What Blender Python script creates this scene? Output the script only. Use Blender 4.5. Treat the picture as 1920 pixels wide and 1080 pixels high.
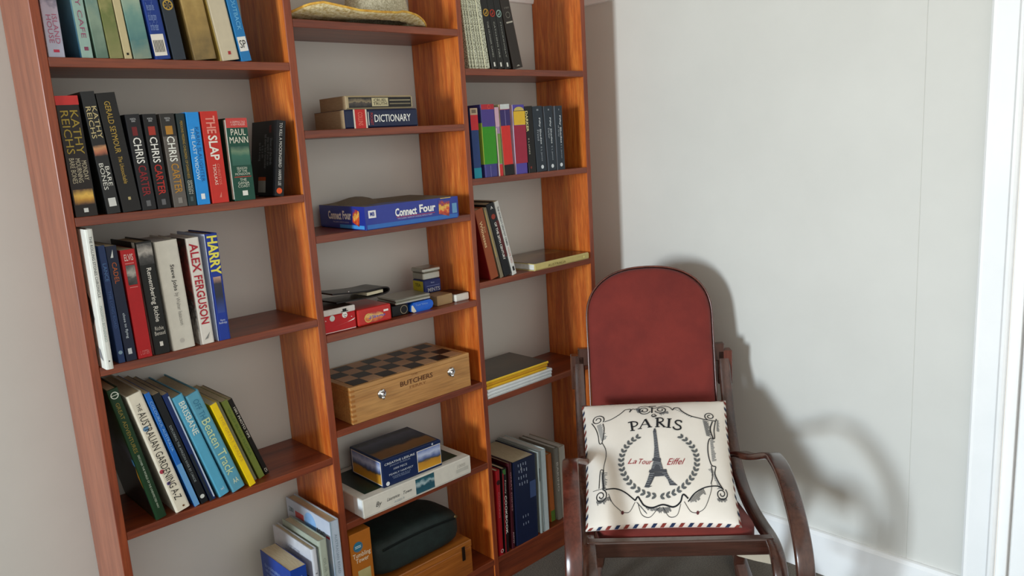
import bpy, bmesh, math, random
from mathutils import Vector, Matrix
random.seed(7)
S = bpy.context.scene
COL = S.collection
for o in list(bpy.data.objects): bpy.data.objects.remove(o)

# ---------------------------------------------------------------- camera, sky, light, exposure
cam_data = bpy.data.cameras.new('camera')
cam = bpy.data.objects.new('camera', cam_data); COL.objects.link(cam); S.camera = cam
cam_data.sensor_width = 36; cam_data.lens = 1461.99 / 1920 * 36; cam_data.clip_start = .02
yaw, pitch, roll = 0.75242, -0.19005, -0.06009
_f = Vector((math.sin(yaw)*math.cos(pitch), math.cos(yaw)*math.cos(pitch), math.sin(pitch)))
_r = Vector((math.cos(yaw), -math.sin(yaw), 0)); _u = _r.cross(_f)
_r2 = math.cos(roll)*_r + math.sin(roll)*_u; _u2 = -math.sin(roll)*_r + math.cos(roll)*_u
M = Matrix((( _r2.x, _u2.x, -_f.x, -0.41663), (_r2.y, _u2.y, -_f.y, -1.71447), (_r2.z, _u2.z, -_f.z, 1.38956), (0,0,0,1)))
cam.matrix_world = M

world = bpy.data.worlds.new('sky'); S.world = world; world.use_nodes = True
bg = world.node_tree.nodes['Background']; bg.inputs[0].default_value = (1.0, .962, .89, 1); bg.inputs[1].default_value = 1.05

def area(name, loc, target, sx, sy, power, color):
    l = bpy.data.lights.new(name, 'AREA'); l.shape = 'RECTANGLE'; l.size = sx; l.size_y = sy; l.energy = power; l.color = color
    o = bpy.data.objects.new(name, l); COL.objects.link(o); o.location = loc
    d = (Vector(target) - Vector(loc)).normalized(); o.rotation_euler = d.to_track_quat('-Z', 'Y').to_euler(); return o
# daylight of the narrow window in the left wall (cool sky light falling, warm garden light rising)
a1 = area('window_sky_light', (-7.05, -1.45, 1.6), (1.7, -1.1, .0), .95, 1.3, 40, (.68, .85, 1.0)); a1.data.spread = math.radians(55)
a2 = area('window_garden_light', (-7.05, -1.45, 1.3), (1.7, -1.1, 2.6), .95, 1.3, 24, (1.0, .95, .82)); a2.data.spread = math.radians(55)
S.view_settings.view_transform = 'Standard'; S.view_settings.look = 'None'; S.view_settings.gamma = 1
S.view_settings.exposure = 0.0; S.view_settings.use_curve_mapping = False

# ---------------------------------------------------------------- materials
def lin(h):
    h = h.lstrip('#'); c = [int(h[i:i+2], 16)/255 for i in (0,2,4)]
    return tuple((x/12.92 if x <= .04045 else ((x+.055)/1.055)**2.4) for x in c) + (1,)
MC = {}
def mat(h, rough=.42, metal=0.0, coat=0.0):
    k = (h, rough, metal, coat)
    if k in MC: return MC[k]
    m = bpy.data.materials.new('paint_' + h.strip('#')); m.use_nodes = True; nt = m.node_tree; b = nt.nodes['Principled BSDF']
    n = nt.nodes.new('ShaderNodeTexNoise'); n.inputs['Scale'].default_value = 60; n.inputs['Detail'].default_value = 3
    tc = nt.nodes.new('ShaderNodeTexCoord'); nt.links.new(tc.outputs['Object'], n.inputs['Vector'])
    mx = nt.nodes.new('ShaderNodeMix'); mx.data_type = 'RGBA'
    c = tuple(min(.93, x**1.14*1.16) for x in lin(h)[:3]) + (1,); mx.inputs['A'].default_value = tuple(x*.88 for x in c[:3]) + (1,); mx.inputs['B'].default_value = tuple(min(1, x*1.08) for x in c[:3]) + (1,)
    nt.links.new(n.outputs['Fac'], mx.inputs['Factor']); nt.links.new(mx.outputs['Result'], b.inputs['Base Color'])
    b.inputs['Roughness'].default_value = rough; b.inputs['Metallic'].default_value = metal; b.inputs['Coat Weight'].default_value = coat; b.inputs['Specular IOR Level'].default_value = .3 if metal == 0 else .5
    MC[k] = m; return m
def noise_mat(name, c1, c2, scale, rough, bump=0.0, stretch=(1,1,1), detail=5, coat=0.0, lo=.3, hi=.7, bscale=None, bdist=.002):
    m = bpy.data.materials.new(name); m.use_nodes = True; nt = m.node_tree; b = nt.nodes['Principled BSDF']
    tc = nt.nodes.new('ShaderNodeTexCoord'); mp = nt.nodes.new('ShaderNodeMapping'); mp.inputs['Scale'].default_value = stretch
    nt.links.new(tc.outputs['Object'], mp.inputs['Vector'])
    n = nt.nodes.new('ShaderNodeTexNoise'); n.inputs['Scale'].default_value = scale; n.inputs['Detail'].default_value = detail; n.inputs['Roughness'].default_value = .6
    nt.links.new(mp.outputs['Vector'], n.inputs['Vector'])
    r = nt.nodes.new('ShaderNodeValToRGB'); r.color_ramp.elements[0].color = lin(c1); r.color_ramp.elements[1].color = lin(c2)
    r.color_ramp.elements[0].position = lo; r.color_ramp.elements[1].position = hi
    nt.links.new(n.outputs['Fac'], r.inputs['Fac']); nt.links.new(r.outputs['Color'], b.inputs['Base Color'])
    b.inputs['Roughness'].default_value = rough; b.inputs['Coat Weight'].default_value = coat
    if bump:
        n2 = n
        if bscale:
            n2 = nt.nodes.new('ShaderNodeTexNoise'); n2.inputs['Scale'].default_value = bscale; n2.inputs['Detail'].default_value = 2
            nt.links.new(tc.outputs['Object'], n2.inputs['Vector'])
        bp = nt.nodes.new('ShaderNodeBump'); bp.inputs['Strength'].default_value = bump; bp.inputs['Distance'].default_value = bdist
        nt.links.new(n2.outputs['Fac'], bp.inputs['Height']); nt.links.new(bp.outputs['Normal'], b.inputs['Normal'])
    return m
def pic(name, stops, scale=25, amt=.35, lo=0.0, hi=1.0, axis=2, rough=.35):
    """printed picture: irregular colour bands along one axis of the print (Generated coordinates)"""
    m = bpy.data.materials.new(name); m.use_nodes = True; nt = m.node_tree; b = nt.nodes['Principled BSDF']
    tc = nt.nodes.new('ShaderNodeTexCoord'); sp = nt.nodes.new('ShaderNodeSeparateXYZ'); nt.links.new(tc.outputs['Generated'], sp.inputs[0])
    n = nt.nodes.new('ShaderNodeTexNoise'); n.inputs['Scale'].default_value = scale; n.inputs['Detail'].default_value = 6
    nt.links.new(tc.outputs['Object'], n.inputs['Vector'])
    a = nt.nodes.new('ShaderNodeMath'); a.operation = 'MULTIPLY_ADD'; nt.links.new(n.outputs['Fac'], a.inputs[0]); a.inputs[1].default_value = amt*2; a.inputs[2].default_value = -amt
    s = nt.nodes.new('ShaderNodeMath'); s.operation = 'ADD'; nt.links.new(sp.outputs[axis], s.inputs[0]); nt.links.new(a.outputs[0], s.inputs[1])
    r = nt.nodes.new('ShaderNodeValToRGB'); e = r.color_ramp.elements
    for i, (p, c) in enumerate(stops):
        el = e[i] if i < 2 else e.new(p)
        el.position = p; el.color = lin(c)
    nt.links.new(s.outputs[0], r.inputs['Fac']); nt.links.new(r.outputs['Color'], b.inputs['Base Color']); b.inputs['Roughness'].default_value = rough
    return m

def wood(name, c1, c2, c3, rough=.32, axis=2, coat=.25, scale=1.0):
    m = bpy.data.materials.new(name); m.use_nodes = True; nt = m.node_tree; b = nt.nodes['Principled BSDF']
    tc = nt.nodes.new('ShaderNodeTexCoord'); mp = nt.nodes.new('ShaderNodeMapping')
    st = [9*scale]*3; st[axis] = .7*scale; mp.inputs['Scale'].default_value = st
    nt.links.new(tc.outputs['Object'], mp.inputs['Vector'])
    n = nt.nodes.new('ShaderNodeTexNoise'); n.inputs['Scale'].default_value = 3.2; n.inputs['Detail'].default_value = 7; n.inputs['Distortion'].default_value = .6
    nt.links.new(mp.outputs['Vector'], n.inputs['Vector'])
    r = nt.nodes.new('ShaderNodeValToRGB'); e = r.color_ramp.elements; e[0].position = .32; e[0].color = lin(c1); e[1].position = .68; e[1].color = lin(c3)
    k = e.new(.5); k.color = lin(c2)
    nt.links.new(n.outputs['Fac'], r.inputs['Fac'])
    mp2 = nt.nodes.new('ShaderNodeMapping'); st2 = [150*scale]*3; st2[axis] = 9*scale; mp2.inputs['Scale'].default_value = st2
    nt.links.new(tc.outputs['Object'], mp2.inputs['Vector'])
    n2 = nt.nodes.new('ShaderNodeTexNoise'); n2.inputs['Scale'].default_value = 1.6; n2.inputs['Detail'].default_value = 3; nt.links.new(mp2.outputs['Vector'], n2.inputs['Vector'])
    mx = nt.nodes.new('ShaderNodeMix'); mx.data_type = 'RGBA'; mx.blend_type = 'MULTIPLY'; mx.inputs['Factor'].default_value = .45
    r2 = nt.nodes.new('ShaderNodeValToRGB'); r2.color_ramp.elements[0].position = .35; r2.color_ramp.elements[0].color = (.45,.4,.35,1); r2.color_ramp.elements[1].position = .6; r2.color_ramp.elements[1].color = (1,1,1,1)
    nt.links.new(n2.outputs['Fac'], r2.inputs['Fac']); nt.links.new(r.outputs['Color'], mx.inputs['A']); nt.links.new(r2.outputs['Color'], mx.inputs['B'])
    nt.links.new(mx.outputs['Result'], b.inputs['Base Color']); b.inputs['Roughness'].default_value = rough; b.inputs['Coat Weight'].default_value = coat; b.inputs['Coat Roughness'].default_value = .25
    bp = nt.nodes.new('ShaderNodeBump'); bp.inputs['Strength'].default_value = .15; bp.inputs['Distance'].default_value = .001
    nt.links.new(n2.outputs['Fac'], bp.inputs['Height']); nt.links.new(bp.outputs['Normal'], b.inputs['Normal'])
    return m

M_wall = noise_mat('wall_paint', '#d2d1cb', '#d8d7d1', 3, .62, .12, bscale=140, bdist=.0006)
M_ceil = noise_mat('ceiling_paint', '#d8d6cf', '#dedcd6', 3, .8)
M_trim = noise_mat('gloss_trim_paint', '#f4f5f5', '#fbfbfb', 4, .3, .05, bscale=60)
M_carpet = noise_mat('carpet_pile', '#5b544b', '#8a8175', 260, .95, .8, detail=3, bdist=.006)
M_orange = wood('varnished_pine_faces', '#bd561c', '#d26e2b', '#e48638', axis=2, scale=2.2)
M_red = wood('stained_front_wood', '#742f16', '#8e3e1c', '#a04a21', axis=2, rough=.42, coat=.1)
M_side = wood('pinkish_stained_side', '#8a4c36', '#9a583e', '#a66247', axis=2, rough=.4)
M_shelf = wood('stained_shelf_wood', '#6c2c16', '#833a1d', '#944622', axis=0, rough=.38, coat=.15)
M_chair = wood('dark_bentwood', '#38211b', '#4a2b21', '#5b382a', axis=2, rough=.22, coat=.6, scale=.7)
M_chairx = wood('dark_bentwood_rails', '#3c231c', '#492a20', '#553327', axis=0, rough=.18, coat=.7, scale=.7)
M_chairred = wood('reddish_bentwood', '#4a2219', '#5f2c20', '#70382a', axis=2, rough=.25, coat=.5, scale=.7)
M_maroon = noise_mat('maroon_velour', '#671a13', '#7c251b', 9, .85, .25, bscale=500, bdist=.0006)
M_maroon.node_tree.nodes['Principled BSDF'].inputs['Sheen Weight'].default_value = .12
M_pages = noise_mat('book_pages', '#c3b08c', '#d9cbab', 40, .9, .5, stretch=(30, 1, 1), detail=2)
M_pagesw = noise_mat('white_book_pages', '#d8d8d2', '#eeeeea', 40, .85, .4, stretch=(30, 1, 1), detail=2)
M_pageb = noise_mat('brown_edge_pages', '#9a8161', '#b29a78', 40, .9, .4, stretch=(1, 1, 40), detail=2)
M_cloth = noise_mat('cream_cushion_cotton', '#efe5d8', '#f6eee3', 6, .9, .3, bscale=900, bdist=.0004)
M_ink = mat('#2b2c30', .9); M_inkgrey = mat('#5b6066', .9); M_inkred = mat('#a43a44', .9); M_inkblue = mat('#2c3c5c', .9)
M_straw = noise_mat('woven_straw', '#bfa25f', '#f0e2b8', 120, .85, 1.0, detail=2, bdist=.002)
M_strawgold = noise_mat('golden_straw_rim', '#c98a2a', '#f0c458', 60, .8, .6, detail=2)
M_pine = wood('pale_pine_box', '#b37d42', '#c28d50', '#cf9d5e', axis=0, rough=.4, coat=.1, scale=.8)
M_chrome = mat('#d8d8d8', .12, 1.0); M_tinmetal = mat('#a9a69c', .3, .9)

# ---------------------------------------------------------------- mesh helpers
def link(name, me, mats, parent=None, smooth=False):
    if not isinstance(mats, (list, tuple)): mats = [mats]
    for m in mats: me.materials.append(m)
    if smooth:
        for p in me.polygons: p.use_smooth = True
    o = bpy.data.objects.new(name, me); COL.objects.link(o)
    if parent: o.parent = parent
    return o
def bm_mesh(bm, name='m'):
    bmesh.ops.recalc_face_normals(bm, faces=bm.faces)
    me = bpy.data.meshes.new(name); bm.to_mesh(me); bm.free(); return me
def box(bm, x0, x1, y0, y1, z0, z1, bev=0.0):
    v = [bm.verts.new(p) for p in ((x0,y0,z0),(x1,y0,z0),(x1,y1,z0),(x0,y1,z0),(x0,y0,z1),(x1,y0,z1),(x1,y1,z1),(x0,y1,z1))]
    fs = [bm.faces.new([v[i] for i in q]) for q in ((3,2,1,0),(4,5,6,7),(0,1,5,4),(1,2,6,5),(2,3,7,6),(3,0,4,7))]
    if bev:
        es = list({e for f in fs for e in f.edges}); bmesh.ops.bevel(bm, geom=es, offset=bev, segments=2 if bev > .003 else 1, affect='EDGES', profile=.5)
    return fs
def box_obj(name, b, m, parent=None, bev=0.0):
    bm = bmesh.new(); box(bm, *b, bev=bev); return link(name, bm_mesh(bm), m, parent)
def empty(name, label, cat, loc=(0,0,0), rotz=0, group=None):
    o = bpy.data.objects.new(name, None); COL.objects.link(o); o.location = loc; o.rotation_euler = (0,0,rotz)
    o.empty_display_size = .05; return tag(o, label, cat, group)
def tag(o, label, cat, group=None):
    o['label'] = label; o['category'] = cat
    if group: o['group'] = group
    return o
def struct(o): o['kind'] = 'structure'; return o
def prism(bm, pts, axis_fn, a, b):
    """extrude a 2D outline between parameters a and b; axis_fn(p, t) -> 3D"""
    va = [bm.verts.new(axis_fn(p, a)) for p in pts]; vb = [bm.verts.new(axis_fn(p, b)) for p in pts]
    n = len(pts); bm.faces.new(va[::-1]); bm.faces.new(vb)
    for i in range(n): bm.faces.new((va[i], va[(i+1)%n], vb[(i+1)%n], vb[i]))
def catmull(P, n=8):
    P = [Vector(p) for p in P]; Q = [P[0]*2-P[1]] + P + [P[-1]*2-P[-2]]; out = []
    for i in range(1, len(Q)-2):
        a, b, c, d = Q[i-1:i+3]
        for k in range(n):
            t = k/n; out.append(.5*((2*b) + (c-a)*t + (2*a-5*b+4*c-d)*t*t + (3*b-a-3*c+d)*t**3))
    out.append(P[-1]); return out
def ribbon(bm, pts, wd, th, side=Vector((1,0,0)), n=8, bev=True):
    P = catmull(pts, n); rings = []
    for i, p in enumerate(P):
        t = (P[min(i+1, len(P)-1)] - P[max(i-1, 0)]).normalized()
        s = (side - t*side.dot(t)).normalized(); nn = t.cross(s)
        c = min(wd, th)*.22
        prof = [(-wd/2+c,-th/2),(wd/2-c,-th/2),(wd/2,-th/2+c),(wd/2,th/2-c),(wd/2-c,th/2),(-wd/2+c,th/2),(-wd/2,th/2-c),(-wd/2,-th/2+c)]
        rings.append([bm.verts.new(p + s*a + nn*b) for a, b in prof])
    m = 8
    for r, q in zip(rings, rings[1:]):
        for k in range(m): bm.faces.new((r[k], r[(k+1)%m], q[(k+1)%m], q[k]))
    bm.faces.new(rings[0][::-1]); bm.faces.new(rings[-1])

# ---------------------------------------------------------------- flat print on box faces
_txt = {}
def text_geom(s, shear=0.0, bold=0.0):
    k = (s, shear, bold)
    if k not in _txt:
        c = bpy.data.curves.new('t', 'FONT'); c.body = s; c.resolution_u = 2; c.shear = shear; c.offset = bold; c.space_line = .85
        c.align_x = 'CENTER'
        o = bpy.data.objects.new('t', c); me = bpy.data.meshes.new_from_object(o)
        vs = [(v.co.x, v.co.y) for v in me.vertices]; fs = [tuple(p.vertices) for p in me.polygons]
        xs = [v[0] for v in vs]; ys = [v[1] for v in vs]
        x0, x1, y0, y1 = min(xs), max(xs), min(ys), max(ys)
        _txt[k] = ([((x-x0)/(x1-x0), (y-y0)/(y1-y0)) for x, y in vs], fs)
        bpy.data.objects.remove(o); bpy.data.curves.remove(c); bpy.data.meshes.remove(me)
    return _txt[k]
def face_frame(face, w, d, h):
    if face == 'F': return Vector((0,0,0)), Vector((w,0,0)), Vector((0,0,h)), Vector((0,-1,0))
    if face == 'L': return Vector((0,d,0)), Vector((0,-d,0)), Vector((0,0,h)), Vector((-1,0,0))
    if face == 'R': return Vector((w,0,0)), Vector((0,d,0)), Vector((0,0,h)), Vector((1,0,0))
    if face == 'T': return Vector((0,0,h)), Vector((w,0,0)), Vector((0,d,0)), Vector((0,0,1))
def put(root, dims, name, face, verts, faces, m, eps):
    o, U, V, N = face_frame(face, *dims)
    me = bpy.data.meshes.new(name); me.from_pydata([o + U*u + V*v + N*eps for u, v in verts], [], faces)
    return link(name, me, m, root)
def prints(root, dims, items):
    for n_it, it in enumerate(items):
        k, face = it[0], it[1]; lay = .0003 + .00003*n_it
        if k == 't':      # text: (t, face, string, colour, u0,u1,v0,v1, 'v'/'h', [bold], [shear])
            _, _, s, c, u0, u1, v0, v1, ori = it[:9]; bold = it[9] if len(it) > 9 else 0; sh = it[10] if len(it) > 10 else 0
            vs, fs = text_geom(s, sh, bold)
            if ori == 'v': pts = [(u0 + y*(u1-u0), v1 - x*(v1-v0)) for x, y in vs]
            else: pts = [(u0 + x*(u1-u0), v0 + y*(v1-v0)) for x, y in vs]
            put(root, dims, 'lettering', face, pts, fs, mat(c, .45) if isinstance(c, str) else c, lay + .0004)
        elif k == 'r':    # rectangle: (r, face, colour/material, u0,u1,v0,v1, [name])
            _, _, c, u0, u1, v0, v1 = it[:7]; nm = it[7] if len(it) > 7 else 'colour_band'
            put(root, dims, nm, face, [(u0,v0),(u1,v0),(u1,v1),(u0,v1)], [(0,1,2,3)], mat(c, .4) if isinstance(c, str) else c, lay if len(it) < 9 else it[8])
        elif k == 'd':    # disc: (d, face, colour, cu, cv, radius_m, [name])
            _, _, c, cu, cv, r = it[:6]; nm = it[6] if len(it) > 6 else 'emblem'
            o, U, V, N = face_frame(face, *dims); a, b = r/U.length, r/V.length
            pts = [(cu + a*math.cos(t*math.pi/10), cv + b*math.sin(t*math.pi/10)) for t in range(20)]
            put(root, dims, nm, face, pts, [tuple(range(20))], mat(c, .4) if isinstance(c, str) else c, .0005 if len(it) < 8 else it[7])
        elif k == 'o':    # ring
            _, _, c, cu, cv, r, w = it[:7]; o, U, V, N = face_frame(face, *dims); pts = []
            for t in range(20):
                for rr in (r, r-w): pts.append((cu + rr/U.length*math.cos(t*math.pi/10), cv + rr/V.length*math.sin(t*math.pi/10)))
            fs = [(2*i, 2*((i+1)%20), 2*((i+1)%20)+1, 2*i+1) for i in range(20)]
            put(root, dims, 'emblem', face, pts, fs, mat(c, .4), .0009)
        elif k == 'p':    # polygon (p, face, colour, pts, name)
            put(root, dims, it[4], face, it[3], [tuple(range(len(it[3])))], mat(it[2], .4) if isinstance(it[2], str) else it[2], .0006)

BOOK_GROUPS = {}
def book(label, x, y, z, t, d, h, lean, color, items=(), kind='p', pages=None, group=None, tc=None, sidecol=None):
    """standing book: spine on the front plane (y), boards to the left and right"""
    root = empty('book', label, 'book', group=group)
    a = -math.radians(lean)
    zz = z + (t*math.sin(a) if a > 0 else 0)
    root.location = (x, y, zz); root.rotation_euler = (0, a, 0)
    c = .0028 if kind == 'h' else .0009; m_ = .003 if kind == 'h' else .0006; e = .004 if kind == 'h' else .0004
    r = min(.0045 if kind == 'h' else .0014, t*.3); cm = mat(color, .36 if kind == 'p' else .42) if isinstance(color, str) else color
    out = [(0,d),(0,r),(r*.3,r*.3),(r,0),(t-r,0),(t-r*.3,r*.3),(t,r),(t,d),(t-c,d),(t-c,c+r*.4),(c,c+r*.4),(c,d)]
    bm = bmesh.new(); prism(bm, out, lambda p, q: (p[0], p[1], q), 0, h)
    link('cover', bm_mesh(bm), cm, root)
    box_obj('page_block', (c+.0002, t-c-.0002, c+r*.4+.0002, d-e, m_, h-m_), pages or M_pages, root)
    # print sits just off the chamfered spine
    prints(root, (t, d, h), items)
    return root
def fit_rows(rows):
    """trim thickness so neighbours that lean differently never run into each other"""
    for a, b in zip(rows, rows[1:]):
        H = min(a['h'], b['h'])*.99; ta, tb = math.tan(math.radians(a['lean'])), math.tan(math.radians(b['lean']))
        for zz in (0, H):
            gap = (b['x'] - zz*tb) - (a['x'] - zz*ta)
            a['t'] = min(a['t'], (gap - .0004)*math.cos(math.radians(a['lean'])))
    return rows
def row(y, z, d, group, L):
    for q in fit_rows([dict(zip(('label','x','t','h','lean','color','items','kind','kw'), r)) for r in L]):
        kw = q['kw'] or {}
        book(q['label'], q['x'], kw.get('y', y), z, q['t'], kw.get('d', d), q['h'], q['lean'], q['color'], q['items'], q['kind'], kw.get('pages'), group)

# ---------------------------------------------------------------- room
XW, YB = 1.77, 0.2167
bm = bmesh.new(); box(bm, -7.02, XW+.1, -3.1, YB+.1, -.08, 0); fl = struct(link('floor', bm_mesh(bm), M_carpet))
fl['label'] = 'grey brown carpet under the chair'
struct(box_obj('wall_back', (-7.02, XW+.1, YB, YB+.1, 0, 2.5), M_wall))
struct(box_obj('ceiling', (-7.02, XW+.1, -3.1, YB+.1, 2.5, 2.6), M_ceil))
# right wall: two sheets meeting in a fine vertical joint, door opening further towards the viewer
wr = bpy.data.objects.new('wall_right', None); COL.objects.link(wr); struct(wr)
def wpart(b): return box_obj('wall_panel', b, M_wall, wr, bev=.0008)
wpart((XW, XW+.1, -.9642, YB, 0, 2.5)); wpart((XW, XW+.1, -1.16, -.9650, 0, 2.5)); wpart((XW+.0015, XW+.1, -.9650, -.9642, 0, 2.5))
wpart((XW, XW+.1, -2.05, -1.16, 2.08, 2.5)); wpart((XW, XW+.1, -3.1, -2.05, 0, 2.5))
# left wall with its narrow window
wl = bpy.data.objects.new('wall_left', None); COL.objects.link(wl); struct(wl)
for b in ((-7.02,-6.90,-.92,YB,0,2.5), (-7.02,-6.90,-3.1,-1.98,0,2.5), (-7.02,-6.90,-1.98,-.92,0,.50), (-7.02,-6.90,-1.98,-.92,2.30,2.5)):
    box_obj('wall_panel', b, M_wall, wl)
w1 = bpy.data.objects.new('window_1', None); COL.objects.link(w1); struct(w1)
for b in ((-7.00,-6.885,-2.005,-1.98,.48,2.32), (-7.00,-6.885,-.92,-.895,.48,2.32), (-7.00,-6.885,-1.98,-.92,2.30,2.325), (-7.00,-6.85,-2.02,-.88,.475,.50)):
    box_obj('window_frame', b, M_trim, w1, bev=.002)
# skirting
def skirt_prof(h=.139): return [(0,0),(.018,0),(.018,h-.012),(.012,h-.002),(.006,h),(0,h)]
bm = bmesh.new(); prism(bm, skirt_prof(), lambda p, t: (XW-p[0], t, p[1]), -1.112, YB); struct(link('baseboard_right', bm_mesh(bm), M_trim))
bm = bmesh.new(); prism(bm, skirt_prof(), lambda p, t: (t, YB-p[0], p[1]), -6.90, -.004); struct(link('baseboard_left', bm_mesh(bm), M_trim))
bm = bmesh.new(); prism(bm, skirt_prof(), lambda p, t: (t, YB-p[0], p[1]), 1.585, XW-.019); struct(link('baseboard_back', bm_mesh(bm), M_trim))
# picture rail
rp = [(0,0),(.010,.002),(.014,.016),(.020,.022),(.020,.040),(.012,.045),(0,.045)]
bm = bmesh.new(); prism(bm, rp, lambda p, t: (XW-p[0], t, 1.8247+p[1]), -1.112, YB); struct(link('trim_1', bm_mesh(bm), M_trim))
for i, (a, b) in enumerate(((-6.90, -.001), (.0185, .520), (.5417, 1.0413), (1.0604, 1.559), (1.581, XW-.021))):
    bm = bmesh.new(); prism(bm, rp, lambda p, t: (t, YB-p[0], 1.8247+p[1]), a, b); struct(link('trim_%d' % (i+2), bm_mesh(bm), M_trim))
# door and its architrave in the right wall
d1 = bpy.data.objects.new('door_1', None); COL.objects.link(d1); struct(d1)
arch = [(0,-1.112),(.016,-1.1125),(.020,-1.118),(.018,-1.124),(.018,-1.170),(.026,-1.176),(.026,-1.182),(.020,-1.186),(0,-1.186)]
bm = bmesh.new(); prism(bm, arch, lambda p, t: (XW-p[0], p[1], t), 0, 2.16); link('architrave', bm_mesh(bm), M_trim, d1)
bm = bmesh.new(); prism(bm, arch, lambda p, t: (XW-p[0], -3.16-p[1]-.0, t), 0, 2.16); link('architrave', bm_mesh(bm), M_trim, d1)
box_obj('architrave', (XW-.024, XW, -2.048, -1.112, 2.08, 2.16), M_trim, d1, bev=.003)
box_obj('door_jamb', (XW-.002, XW+.1, -1.212, -1.1875, 0, 2.08), M_trim, d1, bev=.002)
box_obj('door_jamb', (XW-.002, XW+.1, -1.9725, -1.948, 0, 2.08), M_trim, d1, bev=.002)
box_obj('door_leaf', (XW+.006, XW+.045, -1.944, -1.217, .008, 2.076), M_trim, d1, bev=.003)
for z0, z1 in ((.25, .95), (1.10, 1.92)):
    box_obj('door_panel', (XW-.002, XW+.006, -1.85, -1.32, z0, z1), M_trim, d1, bev=.003)
bm = bmesh.new(); bmesh.ops.create_uvsphere(bm, u_segments=16, v_segments=10, radius=.026, matrix=Matrix.Translation((XW-.03, -1.89, 1.0))); link('door_handle', bm_mesh(bm), M_chrome, d1, True)

# ---------------------------------------------------------------- bookcase
X = dict(a0=0.0, a1=.0175, b0=.521, b1=.5407, c0=1.0423, c1=1.0594, d0=1.56, d1=1.5801)
T = .0186; TOP = 2.09
bc = empty('bookcase', 'tall open-backed reddish brown wooden bookcase with three bays against the wall', 'bookcase')
def upright(x0, x1, left):
    bm = bmesh.new(); box(bm, x0, x1, 0, YB-.0008, 0, TOP, bev=.0012)
    bmesh.ops.recalc_face_normals(bm, faces=bm.faces)
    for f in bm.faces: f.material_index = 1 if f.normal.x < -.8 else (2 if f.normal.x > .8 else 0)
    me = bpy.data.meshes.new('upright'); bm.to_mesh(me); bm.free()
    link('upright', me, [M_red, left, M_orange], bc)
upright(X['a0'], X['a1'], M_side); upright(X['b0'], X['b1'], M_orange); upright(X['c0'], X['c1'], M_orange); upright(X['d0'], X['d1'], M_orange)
bays = [(X['a1'], X['b0'], (1.5924, 1.2854, .9759, .6098)), (X['b1'], X['c0'], (1.6918, 1.4354, 1.1808, .9278, .6752, .4167)), (X['c1'], X['d0'], (1.5878, 1.2797, .9754, .6129))]
FLR = .091
for xa, xb, zs in bays:
    for z in zs + (FLR, TOP-.02, ):
        box_obj('shelf', (xa+.0002, xb-.0002, 0.0004, YB-.001, z-T, z), M_shelf, bc, bev=.001)
    box_obj('plinth', (xa+.0002, xb-.0002, .004, .022, 0, FLR-T-.0002), M_shelf, bc, bev=.001)

# ---------------------------------------------------------------- books: left bay, top row
MTN = pic('printed_coast', [(0,'#5d7a6a'),(.35,'#8aa08c'),(.5,'#6f8f86'),(.62,'#c3cfba'),(1,'#8fb5b0')], 30, .3)
SEA = pic('printed_sea', [(0,'#2e5e7c'),(.4,'#6e9db0'),(.6,'#7ab0bc'),(1,'#4d7488')], 25, .25)
SNOW = pic('printed_snow_scene', [(0,'#b7bcd0'),(.45,'#b6a7b8'),(.55,'#4b4f68'),(.7,'#d1a7a3'),(.8,'#7f8fb2'),(1,'#a6b6cc')], 60, .15)
OLIVE = pic('printed_olive', [(0,'#8c8a55'),(.35,'#6f7a3f'),(.55,'#a9a067'),(1,'#c5bb86')], 35, .3)
TEAL = pic('printed_ocean', [(0,'#8c9a86'),(.15,'#4f8080'),(.35,'#6f9a90'),(.5,'#a5b9a2'),(.58,'#3f8a99'),(1,'#3b8fa6')], 45, .12)
TAN = pic('printed_tan', [(0,'#7a6437'),(.4,'#a98a4b'),(.6,'#bda05f'),(1,'#9d7f40')], 40, .35)
g = 'novels on the top left shelf'
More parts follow.
